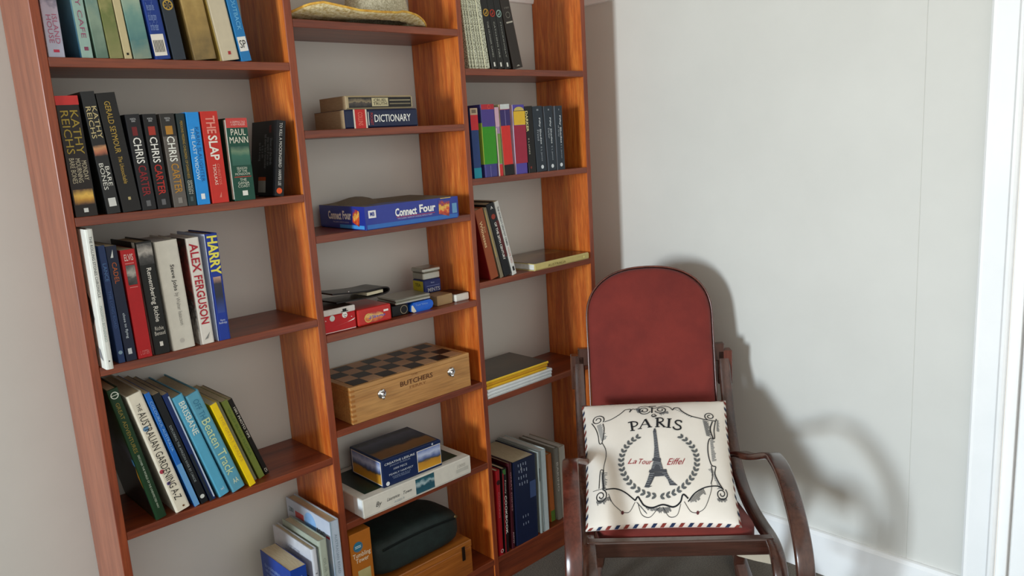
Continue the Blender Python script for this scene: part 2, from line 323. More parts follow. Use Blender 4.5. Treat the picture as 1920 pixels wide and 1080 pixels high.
row(.006, 1.5924, .155, g, [
 ('pale lilac paperback with snowy figures and pink lettering, leftmost on top shelf', .021, .029, .21, 0, SNOW, [('t','F','ISLAND\nHOUSE','#b0627c',.2,.85,.12,.38,'v'),('r','F','#c2455f',.35,.7,.045,.07,'emblem')], 'p', None),
 ('pale sea-green paperback with pink title beside the lilac one', .079, .026, .235, 1.8, '#9fb9b0', [('r','L',SEA,.0,1,0,1,'picture'),('t','F','THE BAY CAFE','#a05a78',.3,.7,.16,.8,'v'),('r','F','#8a4a62',.35,.7,.06,.09,'emblem')], 'p', None),
 ('sage green novel with misty coast picture on spine', .106, .0235, .235, 3.1, MTN, [], 'p', None),
 ('olive and cream novel with printed bushes on spine', .131, .026, .24, 3.5, OLIVE, [], 'p', None),
 ('thin cream novel with tiny black emblem at spine foot', .159, .016, .24, 3.9, '#c9bc96', [('r','F','#2d2a26',.35,.65,.03,.05,'emblem')], 'p', None),
 ('teal novel with ocean and rocks picture on spine', .177, .036, .24, 4.5, TEAL, [], 'p', None),
 ('glossy blue library book with white barcode label at its foot', .219, .034, .24, 5.5, '#27458f',
   [('r','F','#e6e0d6',.04,.8,.03,.21,'barcode_label')] + [('r','F','#3a3632',.12+.09*i,.16+.09*i,.06,.16,'barcode_line',.0006) for i in range(7)] + [('t','F','words that fill\nall this blue cover\nin small white print\nline upon line\nof a long story\nfor the reader','#8ea3d0',.08,.72,.24,.72,'h')], 'h', None),
 ('dark slate book with round golden wheel emblem', .257, .027, .24, 5.8, '#39414a', [('o','F','#c0a14e',.5,.46,.0105,.0025)] + [('p','F','#c0a14e',[(.5+.37*math.cos(a-.12),.46+.042*math.sin(a-.12)),(.5+.37*math.cos(a+.12),.46+.042*math.sin(a+.12)),(.5,.46)],'emblem') for a in [i*math.pi/3 for i in range(6)]] + [('r','F','#8b6d3a',.05,.95,.52,.66,'colour_band')], 'p', None),
 ('wide tan and gold hardback novel', .2995, .0525, .245, 6.6, TAN, [('r','L','#6e5a34',0,1,0,1,'picture')], 'h', None),
 ('cream dust-jacketed hardback with small red emblem', .361, .043, .24, 8.0, '#cfc4ac', [('r','L','#c9b26a',0,1,0,1,'picture'),('r','F','#b03a3c',.45,.6,.05,.08,'emblem')], 'h', None),
 ('slim bright blue book with white SP sticker, rightmost on top shelf', .408, .024, .24, 8.3, '#2f83bb', [('r','F','#e8e6e0',.08,.92,.09,.22,'sticker'),('t','F','SP','#26221f',.2,.8,.12,.19,'h'),('t','F','THE GREAT OUTBACK','#7fc0e2',.35,.75,.28,.9,'v')], 'p', None),
])
# ---------------------------------------------------------------- left bay, second row
GOLDPIC = pic('printed_golden_gate', [(0,'#4a2a14'),(.35,'#c28a2a'),(.6,'#e4b54c'),(1,'#5a3a1c')], 70, .25)
EMBER = pic('printed_ember', [(0,'#2a1a16'),(.4,'#b4684a'),(.7,'#c98f5f'),(1,'#2c2622')], 70, .25)
PLANET = pic('printed_planet', [(0,'#1f5b4b'),(.5,'#2f6b58'),(.75,'#6d8a6c'),(1,'#1f5044')], 50, .2)
g = 'novels on the second left shelf'
def bx(u0=.35, u1=.65, v=.05, s=.05, c='#cfcfcb'): return ('r','F',c,u0,u1,v,v+s,'emblem')
row(.004, 1.2854, .15, g, [
 ('thick black double novel with red top band and golden window picture', .022, .041, .235, .9, '#2b2422',
   [('r','F','#c23c3a',.0,1,.925,1.0),('t','F','KATHY\nREICHS','#a08a3c',.12,.88,.52,.88,'v'),('t','F','MONDAY\nMOURNING\nBARE BONES','#b7ad95',.14,.88,.28,.49,'v'),('r','F',GOLDPIC,.06,.94,.1,.23,'picture'),bx(.4,.6,.035,.035)], 'p', None),
 ('tall charcoal novel with ember picture and white square emblem', .081, .0255, .243, 3.7, '#2e2f30',
   [('t','F','KATHY\nREICHS','#c9b98c',.12,.9,.62,.88,'v'),('r','F',EMBER,.02,.98,.48,.57,'picture'),('t','F','BARE\nBONES','#d8d6ce',.15,.85,.2,.42,'v'),bx(.25,.8,.06,.07)], 'p', None),
 ('tall black novel with long gold author lettering', .111, .0365, .24, 4.4, '#242323',
   [('t','F','GERALD SEYMOUR','#b99c4c',.32,.62,.5,.93,'v'),('t','F','The Untouchable','#b99c4c',.38,.6,.24,.47,'v',0,.2),bx(.42,.56,.1,.025,'#b8a878')], 'p', None),
 ('black thriller with white and dark red lettering, first of two', .1495, .0285, .197, 2.3, '#26262a',
   [('t','F','MORTAL\nDEAD','#c9c9c9',.3,.7,.92,.96,'h'),('t','F','CHRIS','#e4e2dc',.22,.78,.49,.76,'v',.01),('t','F','CARTER','#8e2a30',.22,.78,.15,.47,'v',.01),('r','F','#7a2a2c',.3,.65,.78,.87,'picture'),bx(.35,.65,.04,.06,'#6c6c6e')], 'p', None),
 ('black thriller with white and bright red lettering, second of two', .1808, .0275, .197, 1.4, '#222224',
   [('t','F','MORTAL\nDEAD','#c9c9c9',.3,.7,.92,.96,'h'),('t','F','CHRIS','#e8e6e0',.22,.78,.49,.76,'v',.01),('t','F','CARTER','#b8382f',.22,.78,.15,.47,'v',.01),('r','F','#a83e30',.25,.75,.78,.87,'picture'),bx(.35,.65,.04,.06,'#6c6c6e')], 'p', None),
 ('grey thriller with white and mustard lettering', .215, .029, .197, 1.2, '#6b6560',
   [('r','F','#3a3836',0,1,.76,1),('t','F','MORTAL\nDEAD','#c9c9c9',.3,.7,.92,.96,'h'),('t','F','CHRIS','#eeeae2',.22,.78,.49,.76,'v',.01),('t','F','CARTER','#b88a3c',.22,.78,.15,.47,'v',.01),('r','F','#b58638',.25,.75,.78,.87,'picture'),bx(.35,.65,.04,.06,'#8f8a84')], 'p', None),
 ('thin dark teal novel with small gold lettering', .2455, .018, .197, .4, '#2b3b3d',
   [('t','F','PERSONS MISSING CHILDREN OF DARKNESS','#b5963f',.35,.65,.3,.92,'v'),('t','F','SIMON\nGREEN','#c4c4b8',.25,.8,.13,.28,'v'),bx(.35,.65,.05,.05,'#58686a')], 'p', None),
 ('bright sky-blue novel with thin title lettering', .2655, .0285, .199, .1, '#2b95dc',
   [('t','F','KARIN SLAUGHTER','#205f95',.55,.82,.25,.84,'v'),('t','F','THE LAST WIDOW','#cfe6f4',.2,.46,.27,.83,'v'),bx(.35,.65,.06,.06,'#e8f0f4')], 'p', None),
 ('bright red novel with big white title lettering', .299, .0385, .2, .6, '#c93a30',
   [('t','F','THE','#e49a8c',.25,.78,.76,.95,'v',.02),('t','F','SLAP','#f0e6dc',.25,.78,.47,.74,'v',.02),('t','F','TSIOLKAS','#ecd8cc',.3,.48,.2,.43,'v'),('t','F','CHRISTOS','#d98878',.55,.7,.2,.43,'v'),('p','F','#d98878',[(.45,.06),(.6,.12),(.58,.06)],'emblem')], 'p', None),
 ('green novel with red top, white capitals and printed planet', .351, .0495, .184, -.2, '#1f5546',
   [('r','F','#c8514c',0,1,.885,1),('t','F','A GRIPPING TALE\nA NEW MURDER','#eac6be',.2,.9,.91,.965,'h'),('t','F','PAUL\nMANN','#e6e2d2',.08,.95,.7,.87,'h'),('r','F',PLANET,.08,.95,.43,.66,'picture'),('t','F','SEASON\nOF THE\nMONSOON','#cfd4c4',.15,.85,.31,.41,'h'),('r','F','#b5483e',.1,.9,.285,.295),('t','F','THE\nGANJA\nCOAST','#cfd4c4',.22,.78,.16,.27,'h'),bx(.4,.65,.06,.06,'#e4e4dc'),('r','L','#dfe4d8',.9,1,.02,.98,'colour_band')], 'p', dict(d=.115)),
 ('black paperback leaning right with orange disc emblem, alone at the shelf end', .449, .0225, .176, -8.6, '#1d1d20',
   [('t','F','TO KILL A MOCKINGBIRD','#cfcdc8',.3,.62,.38,.97,'v'),('t','F','HARPER LEE','#cfcdc8',.3,.62,.14,.35,'v'),('d','F','#e0602c',.45,.07,.007),
    ('t','L','Shoot all the birds\nyou want if you can\nhit them but remember\nit is a sin\nto kill a song','#8f8f92',.30,.85,.36,.82,'v'),('t','L','A LAWYER','#a33c32',.72,.8,.84,.94,'h'),('r','L','#c0582a',.32,.62,.2,.25,'sticker'),('r','L','#a9a49c',.32,.62,.04,.2,'sticker')], 'p', dict(d=.128)),
])
# ---------------------------------------------------------------- left bay, third row
FACE = pic('printed_grey_portrait', [(0,'#1c1c1c'),(.35,'#4b4a48'),(.6,'#b9b4ac'),(.8,'#8a8680'),(1,'#4c4c4a')], 90, .3)
CROWD = pic('printed_crowd', [(0,'#c9c2ba'),(.4,'#2e2a2a'),(.6,'#8a3a36'),(1,'#1e1a1a')], 90, .5)
SUIT = pic('printed_man_in_suit', [(0,'#27459a'),(.45,'#1a2036'),(.8,'#2c2b3a'),(1,'#c29a86')], 40, .1)
g = 'biographies on the third left shelf'
book('tall thin white book jutting out past the shelf edge, leftmost of the biographies', .0235, -.029, .9759, .0145, .21, .286, -.3, '#d9dad4',
     [('t','F','THE ROLLING STONES CHRONICLE','#35383a',.35,.68,.52,.95,'v'),('t','F','MASSIMO BONANNO','#9aa8a2',.35,.68,.2,.46,'v'),('r','F','#3f4446',.42,.58,.055,.065,'emblem'),
      ('p','L','#5a5b60',[(.72,.56),(.82,.5),(.87,.36),(.8,.3),(.74,.42)],'picture'),('p','L','#8f9094',[(.80,.16),(.9,.14),(.95,.06),(.86,.08)],'picture')], 'h', M_pagesw, g)
row(.004, .9759, .16, g, [
 ('slim navy blue book with faint blue title', .057, .0135, .248, 1.2, '#26406e', [('t','F','LANCE','#5f86b4',.25,.75,.7,.85,'v'),('t','F','THE LONG ROAD','#4c6c9c',.3,.7,.3,.62,'v'),('d','F','#8fa9b8',.5,.09,.004)], 'p', None),
 ('dark navy book with orange title and white emblem', .0725, .0215, .245, 1.6, '#1e2a44', [('t','F','CADEL','#c06a34',.3,.72,.68,.86,'v'),('t','F','close to flying','#c2ccd4',.35,.65,.2,.42,'v',.01),('p','F','#d9dcdc',[(.3,.9),(.6,.97),(.55,.9)],'emblem'),bx(.3,.65,.06,.05,'#ccd2d6')], 'p', None),
 ('bright red biography with black and white portrait', .0965, .029, .233, 1.0, '#bb2026', [('t','F','ELVIS','#e6cdc8',.2,.8,.9,.96,'h',.01),('r','F','#d88a88',.2,.8,.872,.88),('r','F',FACE,.2,.82,.68,.86,'picture'),('r','F','#d88a88',.25,.8,.655,.662),('t','F','L. COTTEN','#d98a88',.2,.8,.03,.07,'h')], 'p', None),
 ('black biography with grey portrait and white serif title', .131, .0335, .245, 1.6, '#232524', [('r','F',FACE,.05,.95,.8,.985,'picture'),('t','F','Remembering Richie','#e2dfd8',.3,.68,.29,.77,'v',.01),('t','F','Richie\nBenaud','#d2cec6',.2,.85,.17,.25,'h'),bx(.4,.6,.07,.04,'#dcdad4'),('r','L','#b9b6b0',.86,.97,0,1)], 'h', None),
 ('thick plain white biography with thin grey title', .17, .049, .241, 1.9, '#d3cfc4', [('t','F','Steve Jobs','#3e3c3a',.44,.66,.54,.78,'v',.012),('t','F','by Walter Isaacson','#8e8a84',.44,.66,.22,.52,'v'),('d','F','#bdb8b0',.45,.08,.005)], 'h', dict(pages=M_pagesw)),
 ('white spined biography with bold red capitals and crowd on its cover', .2315, .031, .24, 1.1, '#ddd8d0', [('r','L',CROWD,.5,1,0,1,'picture'),('t','F','ALEX','#b02a3c',.22,.82,.68,.95,'v',.02),('t','F','FERGUSON','#b02a3c',.22,.82,.19,.65,'v',.02),('p','F','#8c8c88',[(.3,.04),(.75,.11),(.55,.05)],'emblem')], 'h', dict(pages=M_pagesw)),
 ('royal blue biography with big yellow capitals, rightmost of its shelf', .2715, .0295, .244, .1, '#26439a', [('r','L','#c3cbe0',0,1,0,1,'picture'),('t','F','HARRY','#e4da62',.12,.9,.62,.98,'v',.03),('r','F',SUIT,.2,.8,.26,.6,'picture'),('t','F','Harry\nRedknapp','#c7cfe0',.2,.82,.15,.2,'h')], 'h', None),
])
# ---------------------------------------------------------------- left bay, fourth row: leaning books
BALLOON = pic('printed_balloons', [(0,'#141a16'),(.35,'#1f2a30'),(.5,'#4a5a6c'),(.62,'#26402c'),(1,'#16241a')], 12, .25)
g = 'leaning books on the fourth left shelf'
row(.006, .6098, .205, g, [
 ('large dark green hardback with gold title leaning on the bookcase side', .083, .0235, .318, 10.5, '#1f3f26', [('r','L',BALLOON,.02,.98,.02,.98,'picture'),('p','L','#d9b04a',[(.98,.25),(.93,.34),(.98,.42)],'picture'),('r','L','#58a2d8',.93,.99,.43,.48,'sticker',.0006),('t','F','GREAT ADVENTURES','#8a7a3c',.3,.62,.52,.9,'v'),('t','F','DISCOVER THE WORLD OF THE UNEXPECTED WAY','#b9c2b0',.45,.62,.08,.5,'v'),('o','F','#cfd4c8',.5,.955,.008,.0018),('r','F','#cfd4c8',.15,.9,.953,.957,'emblem')], 'h', None),
 ('thick cream gardening book with large black capitals', .126, .033, .297, 12.8, '#dcd5c4', [('t','F','THE','#3a352f',.35,.6,.86,.92,'v'),('t','F','AUSTRALIAN GARDENING A-Z','#33302c',.24,.72,.1,.85,'v'),('d','F','#6a90b0',.35,.72,.006,'flower_print'),('d','F','#b04a5a',.2,.36,.005,'flower_print'),('d','F','#5a4a86',.3,.25,.004,'flower_print'),('d','F','#7a5a3a',.6,.03,.0025)], 'h', None),
 ('slim bright blue book leaning beside the cream one', .1675, .0115, .295, 13.8, '#2d6fb8', [('r','F','#6fa0cc',0,1,0,.38),('t','F','COLOURFUL AUSTRALIA','#8fb6da',.3,.75,.5,.93,'v')], 'p', None),
 ('slim black book with pale title and round white emblem', .183, .0165, .288, 14.1, '#1e2226', [('t','F','EXPLORING THE AMAZON RIVER BY CANOE','#9aa2a4',.32,.62,.2,.72,'v'),('d','F','#c9ccc8',.5,.06,.005)], 'p', None),
 ('navy book with white stripe down its spine', .2035, .015, .283, 14.5, '#1f3566', [('r','F','#b8c6d6',.72,.95,.02,.97),('r','F','#27303a',.0,.45,.0,.45)], 'p', None),
 ('pale blue hardback with white capitals near the top', .2245, .0265, .271, 15.8, '#5fa8c4', [('t','F','BRISBANE','#d3ddd4',.35,.85,.62,.94,'v',.01),('t','F','wl','#c2d6dc',.4,.7,.05,.08,'h')], 'h', None),
 ('sky blue hardback with very large cream title lettering', .2575, .0325, .268, 16.6, '#639fb4', [('t','F','OFF THE','#3f7b96',.3,.7,.72,.94,'v'),('t','F','Beaten Track','#c9d6a8',.22,.82,.17,.74,'v'),('t','F','AA','#d3dcc0',.35,.75,.07,.12,'h')], 'h', None),
 ('slim bright yellow book with faded title', .3005, .0155, .232, 17.0, '#e6c81e', [('t','F','THE GREAT WALKS','#c8a83a',.4,.8,.3,.85,'v')], 'p', None),
 ('thin grey-green book behind the yellow one', .322, .008, .228, 17.1, '#7f7f68', [], 'p', dict(y=.03,d=.18)),
 ('slim olive green book leaning near the stack end', .335, .0155, .225, 17.4, '#7d8a45', [('t','F','WILD BUSH FLORA','#5f7a38',.35,.7,.3,.9,'v')], 'p', dict(y=.03,d=.18)),
 ('slim black photography book, rightmost of the leaning stack', .3565, .0115, .222, 18.0, '#1f1a17', [('t','F','1001 PHOTO TIPS','#d9d4ca',.3,.75,.5,.9,'v',.012),('t','F','C4','#d9d4ca',.25,.8,.03,.08,'h')], 'p', dict(y=.04,d=.17)),
])
# ---------------------------------------------------------------- left bay, bottom: large books in the corner
ATLASP = pic('printed_pale_map', [(0,'#c3cad8'),(.4,'#d2d8e4'),(.6,'#a9bcd6'),(.7,'#d5dae6'),(1,'#bcc6d8')], 18, .2)
g = 'reference books on the bottom left shelf'
row(-.03, FLR, .23, g, [
 ('thick blue reference paperback with white print, shortest of the reference books', .356, .044, .285, 0, '#23489a',
   [('t','L','the complete guide to words\nwith thousands of meanings\nand examples of usage for\nevery reader and writer\nof the language','#8fa8d8',.12,.8,.66,.9,'h'),('t','L','A-Z','#c9d6ee',.84,.94,.86,.93,'h'),('t','F','Pocket World Facts','#8fb0dc',.2,.8,.74,.92,'h'),('r','L','#dfe4ee',.84,.95,.4,.8,'sticker')], 'p', dict(d=.16)),
 ('white hardback with grey lettering and dark line on its cover', .418, .0155, .315, 0, '#c8cad0', [('t','L','A SHORT HISTORY\nOF NEARLY ALL OF IT','#9a9ca6',.3,.72,.82,.92,'h'),('r','L','#2b3350',.03,.97,.735,.745),('t','F','THE WEST','#86888c',.3,.7,.3,.82,'v')], 'h', dict(d=.205)),
 ('pale grey-green hardback between white book and atlas', .4395, .024, .329, 0, '#a9b0a2', [('r','L','#c3cdd0',.03,.97,.6,.93,'picture'),('t','F','OUR WORLD','#8b9488',.35,.65,.5,.85,'v')], 'h', dict(d=.19)),
 ('tallest pale blue atlas against the upright', .4765, .027, .366, 0, '#b4bfcc', [('r','L',ATLASP,.0,1,0,1,'picture'),('t','L','AUSTRALIA','#2c3440',.18,.6,.78,.83,'h'),('r','L','#c05a58',.2,.4,.88,.93,'sticker',.0006),('t','L','2001','#3c5a54',.05,.16,.9,.94,'h'),('d','L','#8fb4dc',.55,.9,.03,'picture'),('t','L','ROAD','#2a2f3a',.7,.88,.86,.9,'h'),('r','L','#b3384c',.89,.97,.862,.88,'sticker',.0006),('t','F','AUSTRALIAN ROAD','#7f8c96',.35,.62,.6,.9,'v'),('t','F','ATLAS','#4a545c',.3,.72,.3,.56,'v'),('r','F','#96a8b4',.0,.12,0,1)], 'h', dict(pages=M_pages)),
])
# ---------------------------------------------------------------- right bay, top row
SPECK = noise_mat('speckled_green_cover', '#737258', '#e2e3cc', 260, .6, detail=2, lo=.42, hi=.58)
g = 'thin speckled booklets on the top right shelf'
L = []
xs = [(1.0815,.008,4.9),(1.0925,.009,5.5),(1.104,.0135,6.0),(1.1195,.0085,6.4),(1.1295,.0085,6.6),(1.1395,.0245,6.9)]
lab = ['thinnest speckled cream booklet beside the upright', 'second speckled cream booklet from the upright', 'third speckled booklet from the upright, thicker than its neighbours', 'fourth speckled booklet from the upright', 'fifth speckled booklet from the upright', 'thickest speckled grey-green book beside the black novels']
for (x, t, l), s in zip(xs, lab): L.append((s, x, t, .24, l, SPECK, [('r','F','#e2e0c4',.02,.22,0,1)], 'p', None))
hg = [('THE HUNGER GAMES','#b8923c','#e0c070'), ('CATCHING FIRE','#a83a28','#c0705c'), ('MOCKINGJAY','#8fa8a0','#c0c8c0')]
for i, ((ttl, c, c2), x, t, l, s) in enumerate(zip(hg, (1.168,1.1935,1.2195), (.0245,.0245,.0315), (8.9,9.1,9.4), ('black novel with round gold emblem, first of the trilogy','black novel with round red emblem, middle of the trilogy','black novel with pale round emblem, last of the trilogy'))):
    L.append((s, x, t, .2, l, '#2b2a28', [('o','F',c,.5,.78,.0105,.003),('p','F',c,[(.25,.76),(.55,.79),(.78,.82),(.6,.76)],'emblem'),('t','F',ttl,'#a8a8a0',.4,.62,.16,.66,'v'),('r','F','#dcdad2',.38,.62,.03,.09,'emblem')], 'p', None))
L.append(('dark brown hardback leaning at the end of the top right row', 1.256, .040, .22, 12.5, '#38302b', [('t','F','STIEG','#8f8a80',.25,.75,.78,.8,'h'),('o','F','#7a766c',.5,.7,.009,.002),('r','F','#b4aea2',.2,.85,.595,.615,'colour_band'),('p','F','#a8a298',[(.3,.03),(.7,.03),(.5,.05)],'emblem')], 'h', None))
row(.006, 1.5878, .15, 'paperbacks on the top right shelf', L)
# ---------------------------------------------------------------- right bay, second row
g = 'novels on the second right shelf'
row(.006, 1.2797, .15, g, [
 ('slim block-coloured book in red, navy and turquoise', 1.073, .028, .199, .5, '#2b4478', [('r','F','#b9a48a',0,1,.905,1),('r','F','#c02e38',0,1,.69,.905),('r','F','#1f8ea0',0,1,0,.15),('r','F','#7a6a5a',.2,.8,.93,.98,'emblem')], 'p', None),
 ('thick block-coloured book in green and purple', 1.116, .050, .209, .5, '#4c4a86', [('r','F','#b33340',0,1,.93,1),('r','F','#3f9426',0,1,.18,.695),('r','F','#54468c',0,1,.695,.93),('o','F','#d8604c',.6,.965,.006,.0015),('r','L','#a8bc50',.75,1,.18,.75),('r','F','#8c84b8',.42,.45,0,.16)], 'h', None),
 ('thinnest block-coloured book in lilac, green and red', 1.170, .0165, .2, 1.2, '#a98cae', [('r','F','#c9a9b8',0,1,.72,1),('r','F','#7d9a52',.3,1,.18,.62),('r','F','#c83a3c',.2,1,0,.17),('r','F','#dcd7b4',0,.22,0,.7)], 'p', None),
 ('block-coloured book in red, purple and black', 1.1935, .040, .208, 2.0, '#d03a34', [('r','F','#c9cdcc',.05,1,.93,1),('r','F','#43366e',0,1,.70,.925),('r','F','#1e1a1c',0,1,0,.15),('r','F','#a49ac4',.5,.53,.7,.92),('r','L','#c9c49c',.8,1,0,1)], 'h', dict(pages=M_pagesw)),
 ('thick block-coloured book in yellow, crimson and violet', 1.242, .0505, .206, .5, '#5c4fa0', [('r','F','#dcb63c',.04,1,.71,.91),('r','F','#a02f48',0,1,.155,.705),('p','F','#c7b56a',[(.5+.42*math.cos(t*math.pi/8), .915+.055*math.sin(t*math.pi/8)) for t in range(9)],'picture'),('r','F','#2d2848',.03,.97,.908,.914,'colour_band',.0008),('r','L','#cfcbe0',.9,1,0,1)], 'h', dict(pages=M_pagesw)),
 ('black novel with yellowish capitals, left of three grey novels', 1.2965, .033, .201, 1.6, '#1f1c1c', [('t','F','DARKER','#dcd29c',.02,.32,.62,.93,'v',.02),('t','F','E L JAMES','#c4bfae',.1,.3,.28,.52,'v'),('d','F','#7a2e26',.3,.08,.004)], 'p', None),
 ('slate grey novel, widest of the matching three', 1.333, .0425, .2, 2.7, '#323b45', [('t','F','Fifty Shades','#c9cdd0',.5,.72,.42,.82,'v',.02),('t','F','Freed','#b5b9be',.28,.46,.48,.64,'v'),('t','F','E L James','#aab0b6',.48,.66,.16,.38,'v'),('d','F','#d3d7da',.55,.07,.006),('r','F','#8f949a',.4,.6,.93,.955,'emblem')], 'p', None),
 ('slate grey novel with pale left edge, middle of the matching three', 1.3845, .036, .2, 2.7, '#323b45', [('t','F','Fifty Shades','#c9cdd0',.5,.74,.42,.82,'v',.02),('t','F','Darker','#b5b9be',.26,.46,.5,.66,'v'),('t','F','E L James','#aab0b6',.5,.68,.16,.38,'v'),('d','F','#d3d7da',.5,.07,.006),('r','L','#7b7f86',0,1,0,1,'picture'),('r','F','#8f949a',.45,.6,.93,.955,'emblem')], 'p', None),
 ('slate grey novel, rightmost of the matching three', 1.426, .0345, .2, .8, '#323b45', [('t','F','Fifty Shades','#d6d9dc',.5,.74,.42,.85,'v',.02),('t','F','of Grey','#b5b9be',.26,.46,.52,.7,'v'),('t','F','E L James','#aab0b6',.5,.68,.18,.4,'v'),('d','F','#d3d7da',.5,.08,.006),('r','L','#8d9198',0,1,0,1,'picture'),('r','F','#8f949a',.5,.58,.93,.955,'emblem')], 'p', None),
])
# ---------------------------------------------------------------- right bay, third row
g = 'leaning books on the third right shelf'
row(.006, .9754, .165, g, [
 ('brown hardback with cream title, leaning against the upright', 1.110, .0345, .217, 12.6, '#94502e', [('t','F','The','#d8b88c',.55,.7,.66,.75,'v'),('t','F','Witnesses','#e0c49a',.2,.52,.46,.83,'v',.01),('r','L','#7a2020',0,1,0,1,'picture')], 'h', None),
 ('thin grey patterned booklet between brown and black books', 1.1515, .0115, .222, 13.8, '#857b66', [('r','F','#b09a5c',.1,.4,.3,.97)], 'p', None),
 ('black hardback with white capitals about the century', 1.1655, .0325, .231, 14.1, '#1e2024', [('t','F','A','#d9d9d6',.4,.7,.92,.96,'h',.02),('d','F','#96402e',.5,.82,.008),('t','F','OF THE 20TH CENTURY','#e2e0da',.4,.66,.22,.74,'v',.015),('r','F','#5a1e22',.62,.98,.25,.75)], 'h', None),
 ('thin white book with dark and red capitals leaning on the black one', 1.2015, .0165, .237, 14.5, '#cfcfcb', [('t','F','THE WORLD\'S GREATEST CRIMES','#4a4c50',.3,.72,.4,.93,'v',.01),('t','F','VOLUME TWO','#b46a64',.3,.72,.16,.38,'v'),('r','F','#26262a',.3,.75,.05,.11,'emblem')], 'p', None),
])

# ---------------------------------------------------------------- generic boxes and lying books
def lying_book(label, x, y, z, w, d, h, rotz, spine, items=(), cover=None, pages=None, cat='book', name='book', group=None, kind='h', rough=.35):
    """book lying flat with its spine facing the room"""
    root = empty(name, label, cat, (x, y, z), rotz, group)
    c = .0025 if kind == 'h' else .0006; e = .004 if kind == 'h' else .0008
    sp = mat(spine, rough) if isinstance(spine, str) else spine; cv = (mat(cover, rough) if isinstance(cover, str) else cover) or sp
    r = min(h*.25, .004)
    out = [(d,0),(r,0),(0,r),(0,h-r),(r,h),(d,h),(d,h-c),(c+r,h-c),(c+r,c),(d,c)]
    bm = bmesh.new(); prism(bm, out, lambda p, q: (q, p[0], p[1]), 0, w)
    bmesh.ops.recalc_face_normals(bm, faces=bm.faces)
    for f in bm.faces: f.material_index = 1 if f.normal.z > .9 else 0
    me = bpy.data.meshes.new('cover'); bm.to_mesh(me); bm.free(); link('cover', me, [sp, cv], root)
    box_obj('page_block', (e, w-e, c+r+.0002, d-e, c+.0002, h-c-.0002), pages or M_pages, root)
    prints(root, (w, d, h), items); return root
def boxy(label, name, cat, x, y, z, w, d, h, rotz, m, items=(), bev=.0012, group=None):
    root = empty(name, label, cat, (x, y, z), rotz, group)
    box_obj('body', (0, w, 0, d, 0, h), mat(m, .4) if isinstance(m, str) else m, root, bev=bev)
    prints(root, (w, d, h), items); return root

PHOTOB = pic('printed_glossy_photograph', [(0,'#3c1e12'),(.4,'#5f3018'),(.6,'#8a6a3c'),(1,'#4a2a18')], 10, .4, axis=1, rough=.15)
lying_book('large yellow spined photo book lying flat on the third right shelf', 1.283, -.012, .9754, .262, .205, .0225, math.radians(1.5), '#c4b67c',
   [('t','F','AUSTRALIA','#6a5a24',.22,.55,.25,.6,'h'),('d','F','#e0d890',.9,.5,.004),('r','T',PHOTOB,.01,.99,.02,.99,'picture')], cover='#5a3220', pages=M_pagesw)
# magazines
MAGT = pic('printed_dull_cover', [(0,'#38312a'),(.5,'#54483a'),(1,'#453c33')], 14, .3, axis=1, rough=.3)
mz = .6129; g = 'magazines in a flat pile'
for i, (hh, w, col, dx, s) in enumerate([(.0095,.281,'#cdd0cf',0,'white magazine at the very bottom of the flat pile'), (.0095,.283,'#d6dadb',-.001,'white magazine second from the bottom of the pile'), (.0095,.284,'#d9dcde',.0005,'white magazine just below the yellow ones'),
      (.0082,.262,'#dcb32c',.001,'yellow magazine lowest of the three yellow ones'), (.0082,.266,'#c9992a',.002,'yellow magazine middle of the three yellow ones'), (.0085,.272,'#e2bd38',.001,'yellow magazine with dull picture cover on top of the pile')]):
    lying_book(s, 1.0625+dx, .001+(.004 if i > 2 else 0), mz, w, .185, hh, 0, col, [('r','F','#a9adad' if i < 3 else '#b9852a',.03,.97,.42,.5)] + ([('r','T',MAGT,.01,.985,.03,.99,'picture')] if i == 5 else []), cover='#5a4f40' if i == 5 else None, pages=M_pagesw, cat='magazine', name='magazine', group=g, kind='p')
    mz += hh + .0004

# dictionary pair
boxd = lying_book('thick navy and red dictionary lying flat', .660, .004, 1.4354, .222, .15, .047, 0, '#27304e',
   [('r','F','#d9d2c4',.105,.285,0,1),('r','F','#c03430',.125,.265,0,1),('t','F','COLLINS','#e48a78',.165,.225,.15,.85,'v'),('r','F','#e0dcd4',.3,.31,.15,.85),('t','F','POCKET','#c04a44',.33,.365,.15,.8,'v'),('t','F','DICTIONARY','#f0ede6',.385,.9,.3,.7,'h',.01)], pages=M_pageb, kind='p')
DVDP = pic('printed_film_strip', [(0,'#1c1a1a'),(.45,'#4a4038'),(.55,'#8a7a5c'),(1,'#242020')], 60, .5)
lying_book('smaller black and cream book lying on top of the dictionary', .672, .012, 1.4828, .203, .13, .034, 0, '#b9a98a',
   [('r','F','#2a2624',.03,.985,.12,.88),('r','F',DVDP,.03,.36,.2,.8,'picture'),('r','F','#c9bf9c',.37,.62,.2,.82,'sticker',.0006),('t','F','CRUEL\nTRUTH','#3a3226',.39,.6,.28,.76,'h',.01),('r','F','#a59a80',.64,.97,.6,.68,'colour_band',.0006),('r','F','#8a8068',.64,.97,.34,.42,'colour_band',.0006)], cover='#9a7a52', pages=M_pageb, kind='p')

# ---------------------------------------------------------------- blue game box
GAMEP = pic('printed_game_grid', [(0,'#8a2a20'),(.35,'#d8502c'),(.55,'#e8c058'),(.75,'#b03428'),(1,'#3a3a8a')], 90, .6)
gb = empty('board_game_box', 'battered royal blue board game box with white logo lettering', 'game box', (.664, -.036, 1.1811), math.radians(-1.2))
W_, D_, H_ = .297, .225, .060
bm = bmesh.new(); box(bm, 0, W_, 0, D_, 0, H_-.010, bev=.0015); link('tray', bm_mesh(bm), mat('#2b4aa0', .35), gb)
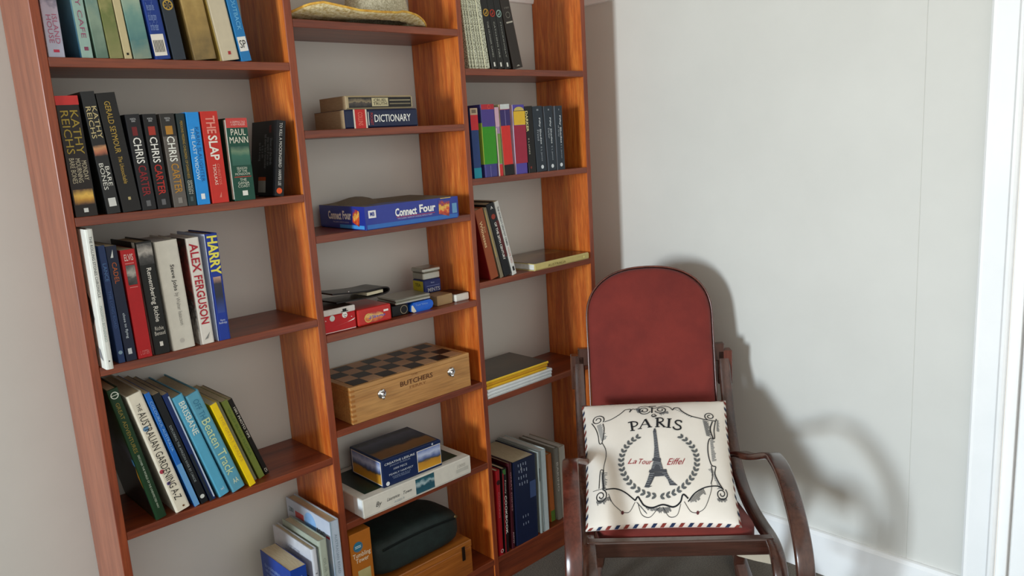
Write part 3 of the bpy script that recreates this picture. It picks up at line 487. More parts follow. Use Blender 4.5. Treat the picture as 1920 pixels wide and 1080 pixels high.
# squashed lid: rim kept proud, middle sunk and warped
bm = bmesh.new(); N_ = 14
vt = [[None]*(N_+1) for _ in range(N_+1)]
for i in range(N_+1):
    for j in range(N_+1):
        u, v = i/N_, j/N_; e = min(u, 1-u, v, 1-v)
        z = H_ - .008*min(1, e*6) + .004*math.sin(u*5+v*3)*min(1, e*4) + (.018*max(0, 1-((u-.35)**2+(v-.95)**2)*18))*min(1, (1-v)*12+.4)
        vt[i][j] = bm.verts.new((-.0015+(W_+.003)*u, -.0015+(D_+.003)*v, z))
for i in range(N_):
    for j in range(N_): bm.faces.new((vt[i][j], vt[i+1][j], vt[i+1][j+1], vt[i][j+1]))
rim = [vt[i][0] for i in range(N_+1)] + [vt[N_][j] for j in range(1, N_+1)] + [vt[i][N_] for i in range(N_-1, -1, -1)] + [vt[0][j] for j in range(N_-1, 0, -1)]
low = [bm.verts.new((v.co.x, v.co.y, .004)) for v in rim]
for k in range(len(rim)): bm.faces.new((rim[k], low[k], low[(k+1)%len(rim)], rim[(k+1)%len(rim)]))
bmesh.ops.recalc_face_normals(bm, faces=bm.faces)
for f in bm.faces: f.material_index = 1 if abs(f.normal.z) > .7 else 0
me = bpy.data.meshes.new('lid'); bm.to_mesh(me); bm.free(); link('lid', me, [mat('#2f3f98', .3, 0, .3), mat('#7d7262', .6)], gb)
DM = (W_, D_, H_)
for fc, u in (('F', 0), ('L', 1)):
    it = []
    if fc == 'F':
        it = [('r','F','#3f74b8',.01,.99,.04,.22),('r','F','#e8e6e6',.03,.105,.5,.82,'sticker'),('t','F','MB','#33489a',.045,.09,.58,.76,'h',.02),('t','F','Connect','#f2efe8',.30,.53,.42,.78,'h',.035),('t','F','Four','#f2efe8',.56,.74,.46,.82,'h',.035),('t','F','THE CLASSIC GAME OF 4 ACROSS WITH A TWIST','#d0c8d4',.32,.70,.3,.36,'h'),('r','F','#c8472f',.31,.73,.385,.405,'colour_band'),('p','F',GAMEP,[(.775,.30),(.89,.14),(.905,.82),(.78,.92)],'picture'),('r','F','#e0c23c',.80,.92,.965,.99),('r','F','#6f9cc0',.93,.985,.25,.7)]
    else:
        it = [('t','L','Connect','#f2efe8',.20,.50,.40,.78,'h',.035),('t','L','Four','#f2efe8',.53,.72,.42,.80,'h',.035),('t','L','THE CLASSIC GAME OF 4 ACROSS','#c0bcd0',.3,.66,.27,.33,'h'),('p','L',GAMEP,[(.74,.32),(.88,.14),(.90,.80),(.77,.93)],'picture'),('r','L','#4f9ad8',.45,.985,.05,.2)]
    # lid wall stands 1.5 mm proud of the tray
    before = set(o.name for o in gb.children)
    prints(gb, DM, it)
    for o in gb.children:
        if o.name not in before: o.location = (0, -.0018, 0) if fc == 'F' else (-.0018, 0, 0)

# ---------------------------------------------------------------- small things on the fourth middle shelf
z0 = .9278
SPARK = pic('printed_starburst', [(0,'#a4272c'),(.4,'#d87838'),(.6,'#e8b868'),(1,'#b42c30')], 60, .4)
rt = empty('game_tin', 'red and white toy tin with small skull badges, leftmost on its shelf', 'tin', (.5435, .012, z0+.0002))
box_obj('tin_base', (0, .0945, 0, .15, 0, .046), mat('#b8141e', .3), rt, bev=.002)
box_obj('tin_lid', (-.0008, .0953, -.0008, .1508, .0462, .062), mat('#cfc8c4', .35), rt, bev=.002)
prints(rt, (.0945, .15, .062), [('r','F','#dcd0cc',.02,.98,.03,.06),('d','F','#c8ccc8',.27,.62,.0075),('d','F','#e6e2de',.66,.66,.0078),('r','F','#1a1818',.55,.77,.8,.83,'emblem',.0018),('r','F','#1a1818',.6,.72,.8,.93,'emblem',.0018),
   ('d','F','#1a1818',.635,.67,.0013,'emblem',.0016),('d','F','#1a1818',.69,.67,.0013,'emblem',.0016),('r','F','#1a1818',.64,.68,.57,.6,'emblem',.0016),('p','F','#e6dcd6',[(.3,.25),(.92,.38),(.98,.46),(.72,.34)],'picture'),('p','F','#e6dcd6',[(.06,.6),(.09,.56),(.05,.55)],'picture'),('p','F','#e6dcd6',[(.86,.56),(.89,.52),(.85,.52)],'picture'),('r','T','#4a332b',.02,.98,.02,.98,'picture',.0006)])
rb = empty('card_game_box', 'orange red card game box with starburst logo beside the red tin', 'game box', (.642, .010, z0+.0002))
bm = bmesh.new(); box(bm, 0, .107, 0, .12, 0, .045, bev=.005); link('body', bm_mesh(bm), mat('#bd3530', .3), rb)
prints(rb, (.107, .12, .045), [('p','F',SPARK,[(.18+.32*(1+math.cos(a))*.9,.42+.3*math.sin(a)) for a in [i*math.pi/8 for i in range(16)]],'picture'),('o','F','#d8c070',.3,.42,.012,.002),('t','F','Zingo','#6a6ab0',.28,.8,.3,.52,'h',.03,.3),('r','F','#e8e0dc',.76,.9,.6,.72,'sticker')])
bw = empty('wallet', 'open black leather wallet lying across the red boxes', 'wallet', (.585, .06, z0+.0640), math.radians(6))
bm = bmesh.new(); ribbon(bm, [(.0,0,.010),(.06,0,.007),(.12,0,.004),(.165,0,.006),(.178,0,.013),(.165,0,.021),(.11,0,.022),(.05,0,.027),(-.01,0,.034)], .085, .004, side=Vector((0,1,0)), n=6); link('leather_cover', bm_mesh(bm), mat('#1e1614', .3), bw)
box_obj('paper_pad', (.105, .160, -.036, .036, .0085, .0165), mat('#d6ceb4', .8), bw)
bm = bmesh.new(); bmesh.ops.create_uvsphere(bm, u_segments=10, v_segments=6, radius=.0025, matrix=Matrix.Translation((.05, -.03, .0295))); link('snap_button', bm_mesh(bm), M_chrome, bw, True)
# silver case, resting on dark box
dk = boxy('small black box under the silver case', 'small_box', 'box', .762, .028, z0+.0002, .055, .07, .030, 0, '#171415', [('o','F','#b0a48c',.72,.5,.012,.0014)])
bp_ = empty('pouch', 'bright blue curved plastic pouch under the silver case', 'pouch', (.822, .022, z0+.0002))
bm = bmesh.new(); out = [(0,.004),(.012,0),(.062,0),(.074,.005),(.078,.014),(.076,.022),(.068,.0285),(.012,.0285),(.002,.022)]
prism(bm, out, lambda p, q: (p[0], q, p[1]), 0, .075); link('body', bm_mesh(bm), mat('#1f66c8', .25), bp_)
prints(bp_, (.078, .075, .0285), [('p','F','#d6d2c4',[(0,.2),(.1,.02),(.22,.1),(.08,.75),(.02,.75)],'clear_edge'),('t','F','Travel Yahtzee','#8fb4e4',.2,.75,.6,.8,'h')])
sc = empty('silver_case', 'flat silver metal case lying on the blue pouch', 'case', (.772, .022, z0+.0306), math.radians(-2))
bm = bmesh.new(); box(bm, 0, .118, 0, .095, 0, .009, bev=.003); link('case_base', bm_mesh(bm), M_tinmetal, sc)
bm = bmesh.new(); box(bm, 0, .118, 0, .095, .0095, .0165, bev=.003); link('case_lid', bm_mesh(bm), M_tinmetal, sc)
box_obj('clasp', (.112, .1205, .02, .035, .003, .013), M_chrome, sc, bev=.001)
cb = boxy('small plain cardboard box behind the blue pouch', 'small_box', 'box', .921, .030, z0+.0002, .058, .10, .029, math.radians(2), '#a58a66', [('r','R','#b99a76',.1,.9,.1,.9)])
wb = boxy('small white box with dark lid at the right end', 'small_box', 'box', .986, .026, z0+.0002, .052, .085, .0225, 0, '#d6d4cc', [('r','T','#4a2a20',.01,.99,.01,.99,'lid_print')], bev=.003)
bt = empty('tea_tin', 'square tin with grey lid and yellow and navy label', 'tin', (.921, .088, z0+.0296), math.radians(-2))
box_obj('tin_body', (0, .062, 0, .058, 0, .040), mat('#26346e', .35), bt, bev=.003)
box_obj('tin_neck', (.0008, .0612, .0008, .0572, .040, .062), M_tinmetal, bt, bev=.003)
box_obj('tin_lid', (-.001, .063, -.001, .059, .0622, .075), M_tinmetal, bt, bev=.003)
prints(bt, (.062, .058, .040), [('r','L','#c6b832',.06,.94,.18,.92,'label'),('t','L','TEA','#6a6a2a',.25,.75,.5,.75,'h',.02),('r','L','#2a2a20',.1,.9,.04,.16,'label'),('t','F','fine','#a8b0d0',.4,.6,.72,.82,'h'),('r','F','#8a94c0',.15,.9,.52,.55,'label'),('t','F','MINTS','#a8acb8',.2,.9,.1,.4,'h',.02)])

# ---------------------------------------------------------------- chess box
cx = empty('chess_box', 'pale pine chess box with chequered lid and two chrome latches', 'chess box', (.5925, .002, .6754))
CW, CD, CH = .408, .205, .101
box_obj('lower_half', (0, CW, 0, CD, 0, CH-.0125), M_pine, cx, bev=.001)
box_obj('upper_half', (0, CW, 0, CD, CH-.0120, CH), M_pine, cx, bev=.001)
sq = None; sz = .0465; ox, oy = .018, .0095
for i in range(8):
    for j in range(4):
        dark = (i + j) % 2 == 0
        b = (ox+i*sz+.0004, ox+(i+1)*sz-.0004, oy+j*sz+.0004, oy+(j+1)*sz-.0004, CH-.0005, CH+.0009)
        box_obj('dark_square' if dark else 'light_square', b, mat('#2a1f1c', .35) if dark else mat('#b58e6c', .4), cx)
for k in range(7):
    box_obj('finger_joint', (-.0006, .012, -.0006, .012, .006+k*.0135, .012+k*.0135), mat('#a8733c', .5), cx)
prints(cx, (CW, CD, CH), [('t','F','THE','#8a5a34',.48,.535,.84,.885,'h'),('t','F','BUTCHERS','#5e3820',.385,.66,.62,.76,'h',.01),('t','F','FERRY','#94643c',.46,.6,.5,.575,'h')])
for u in (.235, .825):
    bm = bmesh.new(); bmesh.ops.create_cone(bm, cap_ends=True, segments=20, radius1=.014, radius2=.012, depth=.003, matrix=Matrix.Translation((CW*u, -.0016, CH*.60)) @ Matrix.Rotation(math.pi/2, 4, 'X'))
    bmesh.ops.create_cone(bm, cap_ends=True, segments=14, radius1=.0055, radius2=.0045, depth=.006, matrix=Matrix.Translation((CW*u, -.005, CH*.68)) @ Matrix.Rotation(math.pi/2, 4, 'X'))
    box(bm, CW*u-.004, CW*u+.004, -.006, -.001, CH*.47, CH*.66, bev=.0015)
    bmesh.ops.create_uvsphere(bm, u_segments=10, v_segments=6, radius=.005, matrix=Matrix.Translation((CW*u, -.006, CH*.50)))
    link('latch', bm_mesh(bm), M_chrome, cx, True)

# ---------------------------------------------------------------- jigsaw boxes
FIELD = pic('printed_wheat_field', [(0,'#d2982a'),(.38,'#b8812c'),(.45,'#4a4a44'),(.55,'#5a6a9c'),(.75,'#b9c4e0'),(1,'#6f80b8')], 45, .14)
FIELDT = pic('printed_wheat_field_top', [(0,'#6a4420'),(.3,'#8a5a28'),(.42,'#2a2a30'),(.6,'#3a3f52'),(.8,'#56586a'),(1,'#2a2c38')], 30, .14, axis=1)
HARB = pic('printed_harbour', [(0,'#2a5a6a'),(.4,'#1f5060'),(.6,'#a9c0c4'),(.8,'#2c6474'),(1,'#24505c')], 60, .35)
GREEN = pic('printed_dark_forest', [(0,'#1c3a2a'),(.5,'#24302c'),(1,'#14201c')], 12, .3, axis=1)
jw = empty('jigsaw_box', 'long flat white jigsaw box with small sea picture on its front', 'jigsaw box', (.5855, -.016, .4169), math.radians(.2))
JW, JD, JH = .378, .222, .0545
box_obj('tray', (.0015, JW-.0015, .0015, JD-.0015, 0, JH-.004), mat('#c9c6bd', .5), jw)
bm = bmesh.new(); box(bm, 0, JW, 0, JD, .003, JH, bev=.0018); link('lid', bm_mesh(bm), mat('#d6d2c8', .4), jw)
prints(jw, (JW, JD, JH), [('r','T',GREEN,.065,.93,.12,.9,'picture'),('r','F',HARB,.46,.635,.1,.92,'picture'),('r','L','#e4ecf4',.80,.99,.05,.97,'tape'),('t','F','By','#2c2a2e',.105,.155,.3,.62,'h',0,.35),('t','F','Laurence','#4a4a4c',.2,.31,.42,.6,'h',0,.35),('t','F','Town','#4a4a4c',.345,.42,.42,.6,'h',0,.35),('t','F','AGED 9','#9aa6ac',.26,.35,.18,.3,'h'),('t','F','1000','#bdbab2',.86,.94,.55,.75,'h'),('r','F','#c2bfb6',.85,.97,.3,.5,'label')])
jb = empty('jigsaw_box', 'navy jigsaw box with wheat field picture stacked on the white one', 'jigsaw box', (.6645, -.001, .4716), math.radians(-1))
BW, BD, BH = .202, .165, .078
box_obj('tray', (.0015, BW-.0015, .0015, BD-.0015, 0, BH-.004), mat('#1d2c52', .4), jb)
bm = bmesh.new(); box(bm, 0, BW, 0, BD, .003, BH, bev=.0015); link('lid', bm_mesh(bm), mat('#203158', .35), jb)
prints(jb, (BW, BD, BH), [('r','T','#8c8274',.03,.97,.06,.955),('r','T',FIELDT,.035,.965,.07,.945,'picture',.0006),('r','F','#e0dacb',.575,.985,.09,.88),('r','F',FIELD,.582,.978,.11,.86,'picture',.0006),('r','L','#d8d2c6',.05,.97,.06,.95),('r','L',FIELD,.07,.95,.09,.92,'picture',.0006),
   ('t','F','CREATIVE LEISURE','#c9ccd0',.04,.54,.80,.88,'h',.01),('t','F','JIGSAW PUZZLES','#9aa4b8',.12,.46,.70,.76,'h'),('t','F','1000 PIECE','#c0c6d0',.18,.4,.55,.62,'h'),('t','F','PEARLY HARVEST','#c0c6d0',.1,.5,.38,.45,'h'),('t','F','FINISHED SIZE 20 X 27\nMADE IN ENGLAND','#8c98b0',.15,.45,.22,.33,'h'),('d','F','#d8dce0',.07,.12,.006),('d','F','#b8bcc4',.85,.95,.003)])

# ---------------------------------------------------------------- bottom middle shelf
tt = empty('game_box', 'upright orange game box beside the dark green bag', 'game box', (.5445, .002, FLR+.0002))
bm = bmesh.new(); box(bm, 0, .066, 0, .075, 0, .288, bev=.0012); link('carton', bm_mesh(bm), mat('#b8742a', .45), tt)
prints(tt, (.066, .075, .288), [('o','F','#2f86a8',.36,.86,.0145,.002),('d','F','#3a7f9c',.36,.86,.012),('r','F','#cfe0e4',.22,.5,.863,.87,'emblem',.0008),('r','F','#cfe0e4',.22,.5,.848,.855,'emblem',.0008),('t','F','Tumbling\nTower','#e8dcc4',.08,.92,.70,.80,'h',.01),('r','F',OLIVE,.25,.85,.3,.62,'picture')])
wx = empty('wooden_box', 'flat orange-brown wooden box on the bottom middle shelf', 'box', (.6155, -.004, FLR+.0002))
box_obj('body', (0, .336, 0, .18, 0, .088), wood('amber_box_wood', '#94501c', '#a9601f', '#bb7230', axis=0, scale=.8), wx, bev=.002)
box_obj('lid', (-.0008, .3368, -.0008, .1808, .0885, .1105), wood('amber_lid_wood', '#94501c', '#ab6422', '#bb7230', axis=0, scale=.8), wx, bev=.002)
bm = bmesh.new(); box(bm, .296, .308, -.0035, -.0009, .055, .100, bev=.001); link('clasp', bm_mesh(bm), mat('#3a2a20', .3, .6), wx)
dg = empty('zip_bag', 'dark green soft zip bag lying on the wooden box', 'bag', (.6165, .004, FLR+.1120))
bm = bmesh.new()
nx, ny = 22, 10; top = []; W2, D2, H2 = .318, .18, .118
bmesh.ops.create_cube(bm, size=1); bmesh.ops.subdivide_edges(bm, edges=bm.edges[:], cuts=7, use_grid_fill=True)
for v in bm.verts:
    p = v.co*2; k = 5
    s = (abs(p.x)**k + abs(p.y)**k + abs(p.z)**k)**(1/k); p = p/s
    sag = .86 + .14*math.cos(p.x*1.2) - .10*max(0, p.x-.2)
    v.co = Vector(((p.x+1)/2*W2, (p.y+1)/2*D2, (p.z+1)/2*H2*sag + .002*math.sin(p.x*9+p.y*4)*(p.z > 0)))
link('bag_body', bm_mesh(bm), noise_mat('dark_green_nylon', '#0e1917', '#1a2a27', 30, .7, .4, bscale=300), dg, True)
bm = bmesh.new(); ribbon(bm, [(.03,.002,.088),(.10,-.001,.093),(.2,-.001,.092),(.29,.003,.082)], .006, .003, side=Vector((0,0,1)), n=4); link('zip', bm_mesh(bm), mat('#141a1a', .4), dg)
bm = bmesh.new(); bmesh.ops.create_cone(bm, cap_ends=True, segments=10, radius1=.006, radius2=.004, depth=.004, matrix=Matrix.Translation((.292, .002, .086)) @ Matrix.Rotation(math.pi/2, 4, 'X')); link('zip_pull', bm_mesh(bm), mat('#8a7450', .3, .8), dg)

# ---------------------------------------------------------------- right bay, bottom row
g = 'books on the bottom right shelf'
LACE = pic('printed_cookbook', [(0,'#201a1c'),(.5,'#2c2224'),(.85,'#3a2a26'),(1,'#3f6a34')], 40, .1)
row(.002, FLR, .195, g, [
 ('red cookbook with dark emblem, leftmost on the bottom right shelf', 1.0675, .0185, .285, -1.2, '#9c1c24', [('d','F','#3a1416',.5,.86,.008),('t','F','COOKING','#c8787a',.3,.6,.45,.75,'v'),('o','F','#dcc8c4',.6,.05,.006,.002)], 'h', None),
 ('black cookbook with white capitals and green leaf picture', 1.0925, .019, .282, -1.7, '#22191c', [('r','F','#4a7a3c',.1,.7,.93,.99,'picture'),('t','F','Family','#d8d0c8',.4,.7,.7,.86,'v'),('t','F','COOKBOOK','#e2dcd4',.3,.75,.22,.68,'v',.02),('r','F','#9c2028',0,.25,0,.95)], 'h', None),
 ('thin maroon book left of the wide navy volume', 1.124, .0135, .290, -1.1, '#4a1620', [('t','F','GREAT DISHES','#b8888c',.3,.7,.45,.9,'v'),('t','F','AWW','#c8b0b0',.3,.7,.06,.2,'v')], 'h', None),
 ('very wide navy volume with rows of small white marks', 1.1435, .101, .285, -1.0, '#1b2747', [('t','F','A','#c9ccd4',.3,.38,.88,.92,'h')] + [('r','F','#aab2c4',.2+.11*(i%4)+.03*(i//4%2),.23+.11*(i%4)+.03*(i//4%2),.93-.075*(i//4)-.01*(i%2),.96-.075*(i//4),'printed_mark') for i in range(16)] + [('r','F','#aab2c4',.32+.11*(i%3),.345+.11*(i%3),.3-.09*(i//3),.33-.09*(i//3),'printed_mark') for i in range(6)] + [('r','F','#4a5c84',.68,.95,.5,.7,'picture')], 'h', dict(d=.19)),
 ('slim pale grey hardback right of the navy volume', 1.256, .0135, .287, -.6, '#a3aaa6', [('r','F','#20242a',.35,.6,.64,.8,'emblem')], 'h', dict(pages=M_pagesw)),
 ('thicker pale grey-white hardback right of the navy volume', 1.271, .0275, .287, 0.0, '#c3cccc', [('r','F','#7f8c8c',.02,.12,0,1)], 'h', dict(pages=M_pagesw)),
 ('orange spined book behind the chair arm', 1.334, .024, .245, 1.0, '#c0733a', [('r','F','#6a8a3c',.1,.9,.0,.16,'picture')], 'h', dict(y=.03,d=.165)),
 ('grey book with white pages beside the orange one', 1.3605, .021, .262, 1.0, '#8e8a80', [('t','F','BAKING','#d6d2c8',.3,.7,.4,.8,'v')], 'h', dict(y=.02,d=.17,pages=M_pagesw)),
 ('brown edged pale book, rightmost behind the chair', 1.3845, .030, .258, 1.0, '#b4ada0', [('t','F','GARDEN','#7a7468',.3,.7,.3,.7,'v')], 'h', dict(y=.02,d=.17,pages=M_pagesw)),
])

# ---------------------------------------------------------------- straw hat
hat = empty('straw_hat', 'wide brimmed pale straw sun hat with golden curled rim', 'hat', (.755, .075, 1.6922))
rimz = [(-.215,.004),(-.17,.026),(-.14,.031),(-.108,.024),(-.057,.014),(0,.013),(.055,.0155),(.08,.021),(.133,.017),(.17,.008),(.19,.0),(.215,-.001)]
def rim_h(x):
    for (a, b), (c, d) in zip(rimz, rimz[1:]):
        if a <= x <= c: return b + (d-b)*(x-a)/(c-a)
    return 0
bm = bmesh.new(); NR, NT = 9, 72; R = []
for i in range(NR):
    t = i/(NR-1); ring = []
    for k in range(NT):
        a = 2*math.pi*k/NT; ca, sa = math.cos(a), math.sin(a)
        rx, ry = .215, (.122 if sa < 0 else .128)
        ix, iy = .092, .062
        x = (1-t)*(ix*ca + .08*(1-t)) + t*rx*ca; y = (1-t)*(iy*sa + .005) + t*ry*sa
        zo = rim_h(rx*ca) if sa < .3 else max(.004, rim_h(rx*ca))+.010*max(0, sa)
        z = .006 + (zo+.006-.006)*(t**2.2) + .012*(1-t)**2 + (.0015*math.sin(k*1.9+i) if 0 < i < NR-1 else 0)
        if t < 1: z = max(z, .0012)
        ring.append(bm.verts.new((x, y, z)))
    R.append(ring)
for r, q in zip(R, R[1:]):
    for k in range(NT): bm.faces.new((r[k], r[(k+1)%NT], q[(k+1)%NT], q[k]))
br = link('brim', bm_mesh(bm), M_straw, hat, True)
sm = br.modifiers.new('thick', 'SOLIDIFY'); sm.thickness = .0022; sm.offset = 1
bm = bmesh.new(); PR = []
for r, q in ((.094,.0),(.090,.02),(.084,.05),(.076,.08),(.066,.095),(.045,.100),(.02,.096),(.004,.094)):
    PR.append([bm.verts.new((.080 + r*1.07*math.cos(2*math.pi*k/40), .005 + r*.7*math.sin(2*math.pi*k/40), .014+q)) for k in range(40)])
for r, q in zip(PR, PR[1:]):
    for k in range(40): bm.faces.new((r[k], r[(k+1)%40], q[(k+1)%40], q[k]))
bm.faces.new(PR[-1]); link('crown', bm_mesh(bm), noise_mat('crown_straw_weave', '#a99f80', '#d9d2b8', 220, .85, .8, detail=1, bdist=.0015), hat, True)
bm = bmesh.new(); pts = [v.copy() for v in ()]
ringpts = []
for k in range(NT+1):
    a = 2*math.pi*k/NT; ca, sa = math.cos(a), math.sin(a); ry = .122 if sa < 0 else .128
    zo = rim_h(.215*ca) if sa < .3 else max(.004, rim_h(.215*ca))+.010*max(0, sa)
    ringpts.append((.2155*ca, ry*sa, .0075+zo))
ribbon(bm, ringpts, .0055, .0045, side=Vector((0,0,1)), n=1); link('rim_edge', bm_mesh(bm), M_strawgold, hat, True)

# ---------------------------------------------------------------- chair
CH_ANG = math.atan2(-.735, .678)
ch = empty('armchair', 'dark bentwood armchair with tall rounded maroon back and looping arms', 'chair', (1.067, -.678, 0), CH_ANG)
def P3(lat, s, z): return (lat, -s, z)
for sg in (-1, 1):
    bm = bmesh.new()
    arm = [(.205,-.315,.475),(.212,-.275,.492),(.222,-.235,.503),(.238,-.19,.520),(.258,-.14,.5445),(.260,-.09,.552),(.260,-.03,.546),(.260,.03,.522),(.260,.09,.482),(.260,.132,.436),(.261,.152,.38),(.262,.156,.31),(.263,.145,.23),(.263,.12,.15),(.263,.07,.075),(.263,0,.032),(.263,-.1,.012),(.263,-.25,.0085),(.263,-.42,.012),(.263,-.56,.032),(.263,-.66,.07)]
    ribbon(bm, [P3(sg*a, s, z) for a, s, z in arm], .041, .016, n=6); link('arm_rail', bm_mesh(bm), M_chairred if sg < 0 else M_chair, ch, True)
    bm = bmesh.new()
    post = [(-.565,.700),(-.552,.675),(-.52,.60),(-.47,.50),(-.40,.425),(-.30,.382),(-.20,.372),(-.10,.378),(-.01,.388),(.04,.384),(.078,.362),(.098,.32),(.102,.26),(.09,.19),(.06,.12),(.02,.06),(-.02,.0205)]
    ribbon(bm, [P3(sg*.222, s, z) for s, z in post], .034, .018, n=6); link('side_frame', bm_mesh(bm), M_chair, ch, True)
    box_obj('post_block', (sg*.226-.022, sg*.226+.022, .548, .585, .605, .712), M_chairred if sg > 0 else M_chair, ch, bev=.003)
    for (s0, z0_, s1, z1) in ((-.12,.372,-.34,.0205), (-.36,.392,-.14,.0205)):
        bm = bmesh.new(); ribbon(bm, [P3(sg*.190, s0, z0_-.012), P3(sg*.195, (s0+s1)/2, (z0_+z1)/2), P3(sg*.2405, s1, z1)], .03, .016, n=3); link('leg', bm_mesh(bm), M_chair, ch)
    bm = bmesh.new(); ribbon(bm, [P3(sg*.2425, .09, .24), P3(sg*.2425, .02, .215), P3(sg*.2425, -.1, .2)], .004, .02, n=3); link('brace', bm_mesh(bm), M_chair, ch)
    box_obj('spacer_block', (min(sg*.2395, sg*.2425), max(sg*.2395, sg*.2425), -.14, -.09, .26, .30), M_chair, ch)
bm = bmesh.new(); box(bm, -.228, .228, -.020, .006, .356, .3985, bev=.004); link('front_rail', bm_mesh(bm), M_chairx, ch)
bm = bmesh.new(); box(bm, -.20, .20, .032, .055, .335, .3555, bev=.003); link('under_rail', bm_mesh(bm), M_chairx, ch)
bm = bmesh.new(); box(bm, -.205, .205, .40, .43, .36, .40, bev=.003); link('rear_rail', bm_mesh(bm), M_chair, ch)
bm = bmesh.new(); box(bm, -.26, .26, .30, .33, .012, .03, bev=.003); link('stretcher', bm_mesh(bm), M_chair, ch)
# seat pad
bm = bmesh.new(); bmesh.ops.create_cube(bm, size=1); bmesh.ops.subdivide_edges(bm, edges=bm.edges[:], cuts=9, use_grid_fill=True)
for v in bm.verts:
    p = v.co*2; k = 8; s = max((abs(p.x)**k + abs(p.y)**k)**(1/k)/max(abs(p.x), abs(p.y), 1e-6), 1)
    x, y = p.x/s, p.y/s; e = 1 - max(abs(x), abs(y))**4
    v.co = Vector((x*.2, .225 + y*.215, .388 + p.z*.014 + (p.z > 0)*e*.012 - .038*(y+1)))
link('seat_pad', bm_mesh(bm), M_maroon, ch, True)
bm = bmesh.new(); prism(bm, [(.13,.340),(.242,.352),(.250,.334),(.256,.306),(.236,.303),(.190,.315),(.15,.328)], lambda p, t: (p[0], t, p[1]), .026, .029); link('webbing_strip', bm_mesh(bm), mat('#bdb3a2', .9), ch)
# back: bentwood hoop, pad with arched top, leaning back
BLEAN = math.radians(13.5); bz0, bs0 = .40, -.475
BHW, BST, BTOP = .188, .430, .155     # half width, straight height, arch height
def arch_pt(t, grow=0):               # outline of the pad in its own plane, t 0..1 left foot -> right foot
    hw, top = BHW+grow, BTOP+grow
    L1 = BST; LA = math.pi*.5*(hw+top)
    tot = 2*L1+LA; d = t*tot
    if d < L1: return (-hw, d)
    if d > L1+LA: return (hw, BST-(d-L1-LA))
    a = math.pi*(1-(d-L1)/LA); n = 2.35
    c, s = math.cos(a), math.sin(a)
    return (hw*math.copysign(abs(c)**(2/n), c), BST + top*abs(s)**(2/n))
def back_pos(x, h, off): # off = distance in front of the pad plane
    return Vector((x, -bs0 + h*math.sin(BLEAN) - off*math.cos(BLEAN), bz0 + h*math.cos(BLEAN) + off*math.sin(BLEAN)*.0 + 0))
bm = bmesh.new(); NB = 72; rings = []
prof = [(.0,-.012),(.0,.004),(.0035,.012),(.011,.0175),(.03,.0205),(.06,.022),(.11,.0225),(.16,.0225)]
ctr = (0, .30)
for ins, off in prof:
    ring = []
    for k in range(NB+1):
        x, h = arch_pt(k/NB)
        f = 1 - ins/.19
        ring.append(bm.verts.new(back_pos(x*f, ctr[1] + (h-ctr[1])*(1-ins/.31), off)))
    rings.append(ring)
for r, q in zip(rings, rings[1:]):
    for k in range(NB): bm.faces.new((r[k], r[k+1], q[k+1], q[k]))
    bm.faces.new((r[NB], r[0], q[0], q[NB]))
bm.faces.new(rings[-1]); bm.faces.new(rings[0][::-1])
link('back_pad', bm_mesh(bm), M_maroon, ch, True)
bm = bmesh.new(); hp = [back_pos(*arch_pt(k/48, .0035), -.0045) for k in range(49)]
nrm = Vector((0, -math.cos(BLEAN), math.sin(BLEAN)))
ribbon(bm, hp, .027, .005, side=nrm, n=2); link('back_hoop', bm_mesh(bm), M_chairred, ch, True)
bm = bmesh.new(); box(bm, -.224, .224, .548, .572, .68, .735, bev=.003); link('back_crossbar', bm_mesh(bm), M_chair, ch)

# ---------------------------------------------------------------- cushion
PW = .405; PH = .425
pil_bot = Vector((-.034, .034, .400)); pil_top = Vector((-.012, .405, .603))
cu = empty('cushion', 'cream square cushion printed with a black tower, wreath and scroll frame', 'cushion', (1.067, -.678, 0), CH_ANG)
def design_uv(px, py):
    xl = 35 + (py-60)*.036; xr = 1085 + (py-25)*.138; u = (px-xl)/(xr-xl)
    yt = 60 - (px-35)*.033; yb = 1025 - (px-70)*.02; v = (yb-py)/(yb-yt); return .5+(u-.5)*.965, .03+.895*v
ph = pil_top - pil_bot; up = ph.normalized(); nor = Vector((1,0,0)).cross(up).normalized()
if nor.y > 0: nor = -nor
def pil(u, v, eps=0.0, sgn=1):
    wv = .390 + .028*v                     # slightly wider at the top
    cx_ = pil_bot.lerp(pil_top, v)
    a, b = 2*u-1, 2*v-1
    ed = max(0, 1-abs(a)**2.6)*max(0, 1-abs(b)**2.6)
    th = .050*ed**.55 if ed > 0 else 0
    pinch = 1 - .035*(1-abs(b)**2)*abs(a)**6
    wr = .0018*math.sin(9*a+3*b)*ed + .0022*math.sin(5*b-7*a)*ed
    vv = (v-.5)*(1 - .03*(1-abs(a)**2)*abs(b)**6) + .5
    cx_ = pil_bot.lerp(pil_top, vv)
    return cx_ + Vector((1,0,0))*(a*wv/2*pinch) + nor*(sgn*th + eps + wr*sgn)
bm = bmesh.new(); n = 44; G = {}
for sgn in (1, -1):
    for i in range(n+1):
        for j in range(n+1):
            edge = i in (0, n) or j in (0, n)
            if sgn == -1 and edge: G[-1, i, j] = G[1, i, j]
            else: G[sgn, i, j] = bm.verts.new(pil(i/n, j/n, 0, sgn if sgn == 1 else -.55))
    for i in range(n):
        for j in range(n):
            q = (G[sgn,i,j], G[sgn,i+1,j], G[sgn,i+1,j+1], G[sgn,i,j+1]); bm.faces.new(q if sgn == 1 else q[::-1])
link('cushion_cover', bm_mesh(bm), M_cloth, cu, True)
def flat(name, polys, m, eps=.0012):
    vs, fs = [], []
    for pts in polys:
        k = len(vs); vs += [pil(*design_uv(*p), eps) for p in pts]; fs.append(tuple(range(k, k+len(pts))))
    me = bpy.data.meshes.new(name); me.from_pydata(vs, [], fs); return link(name, me, m, cu)
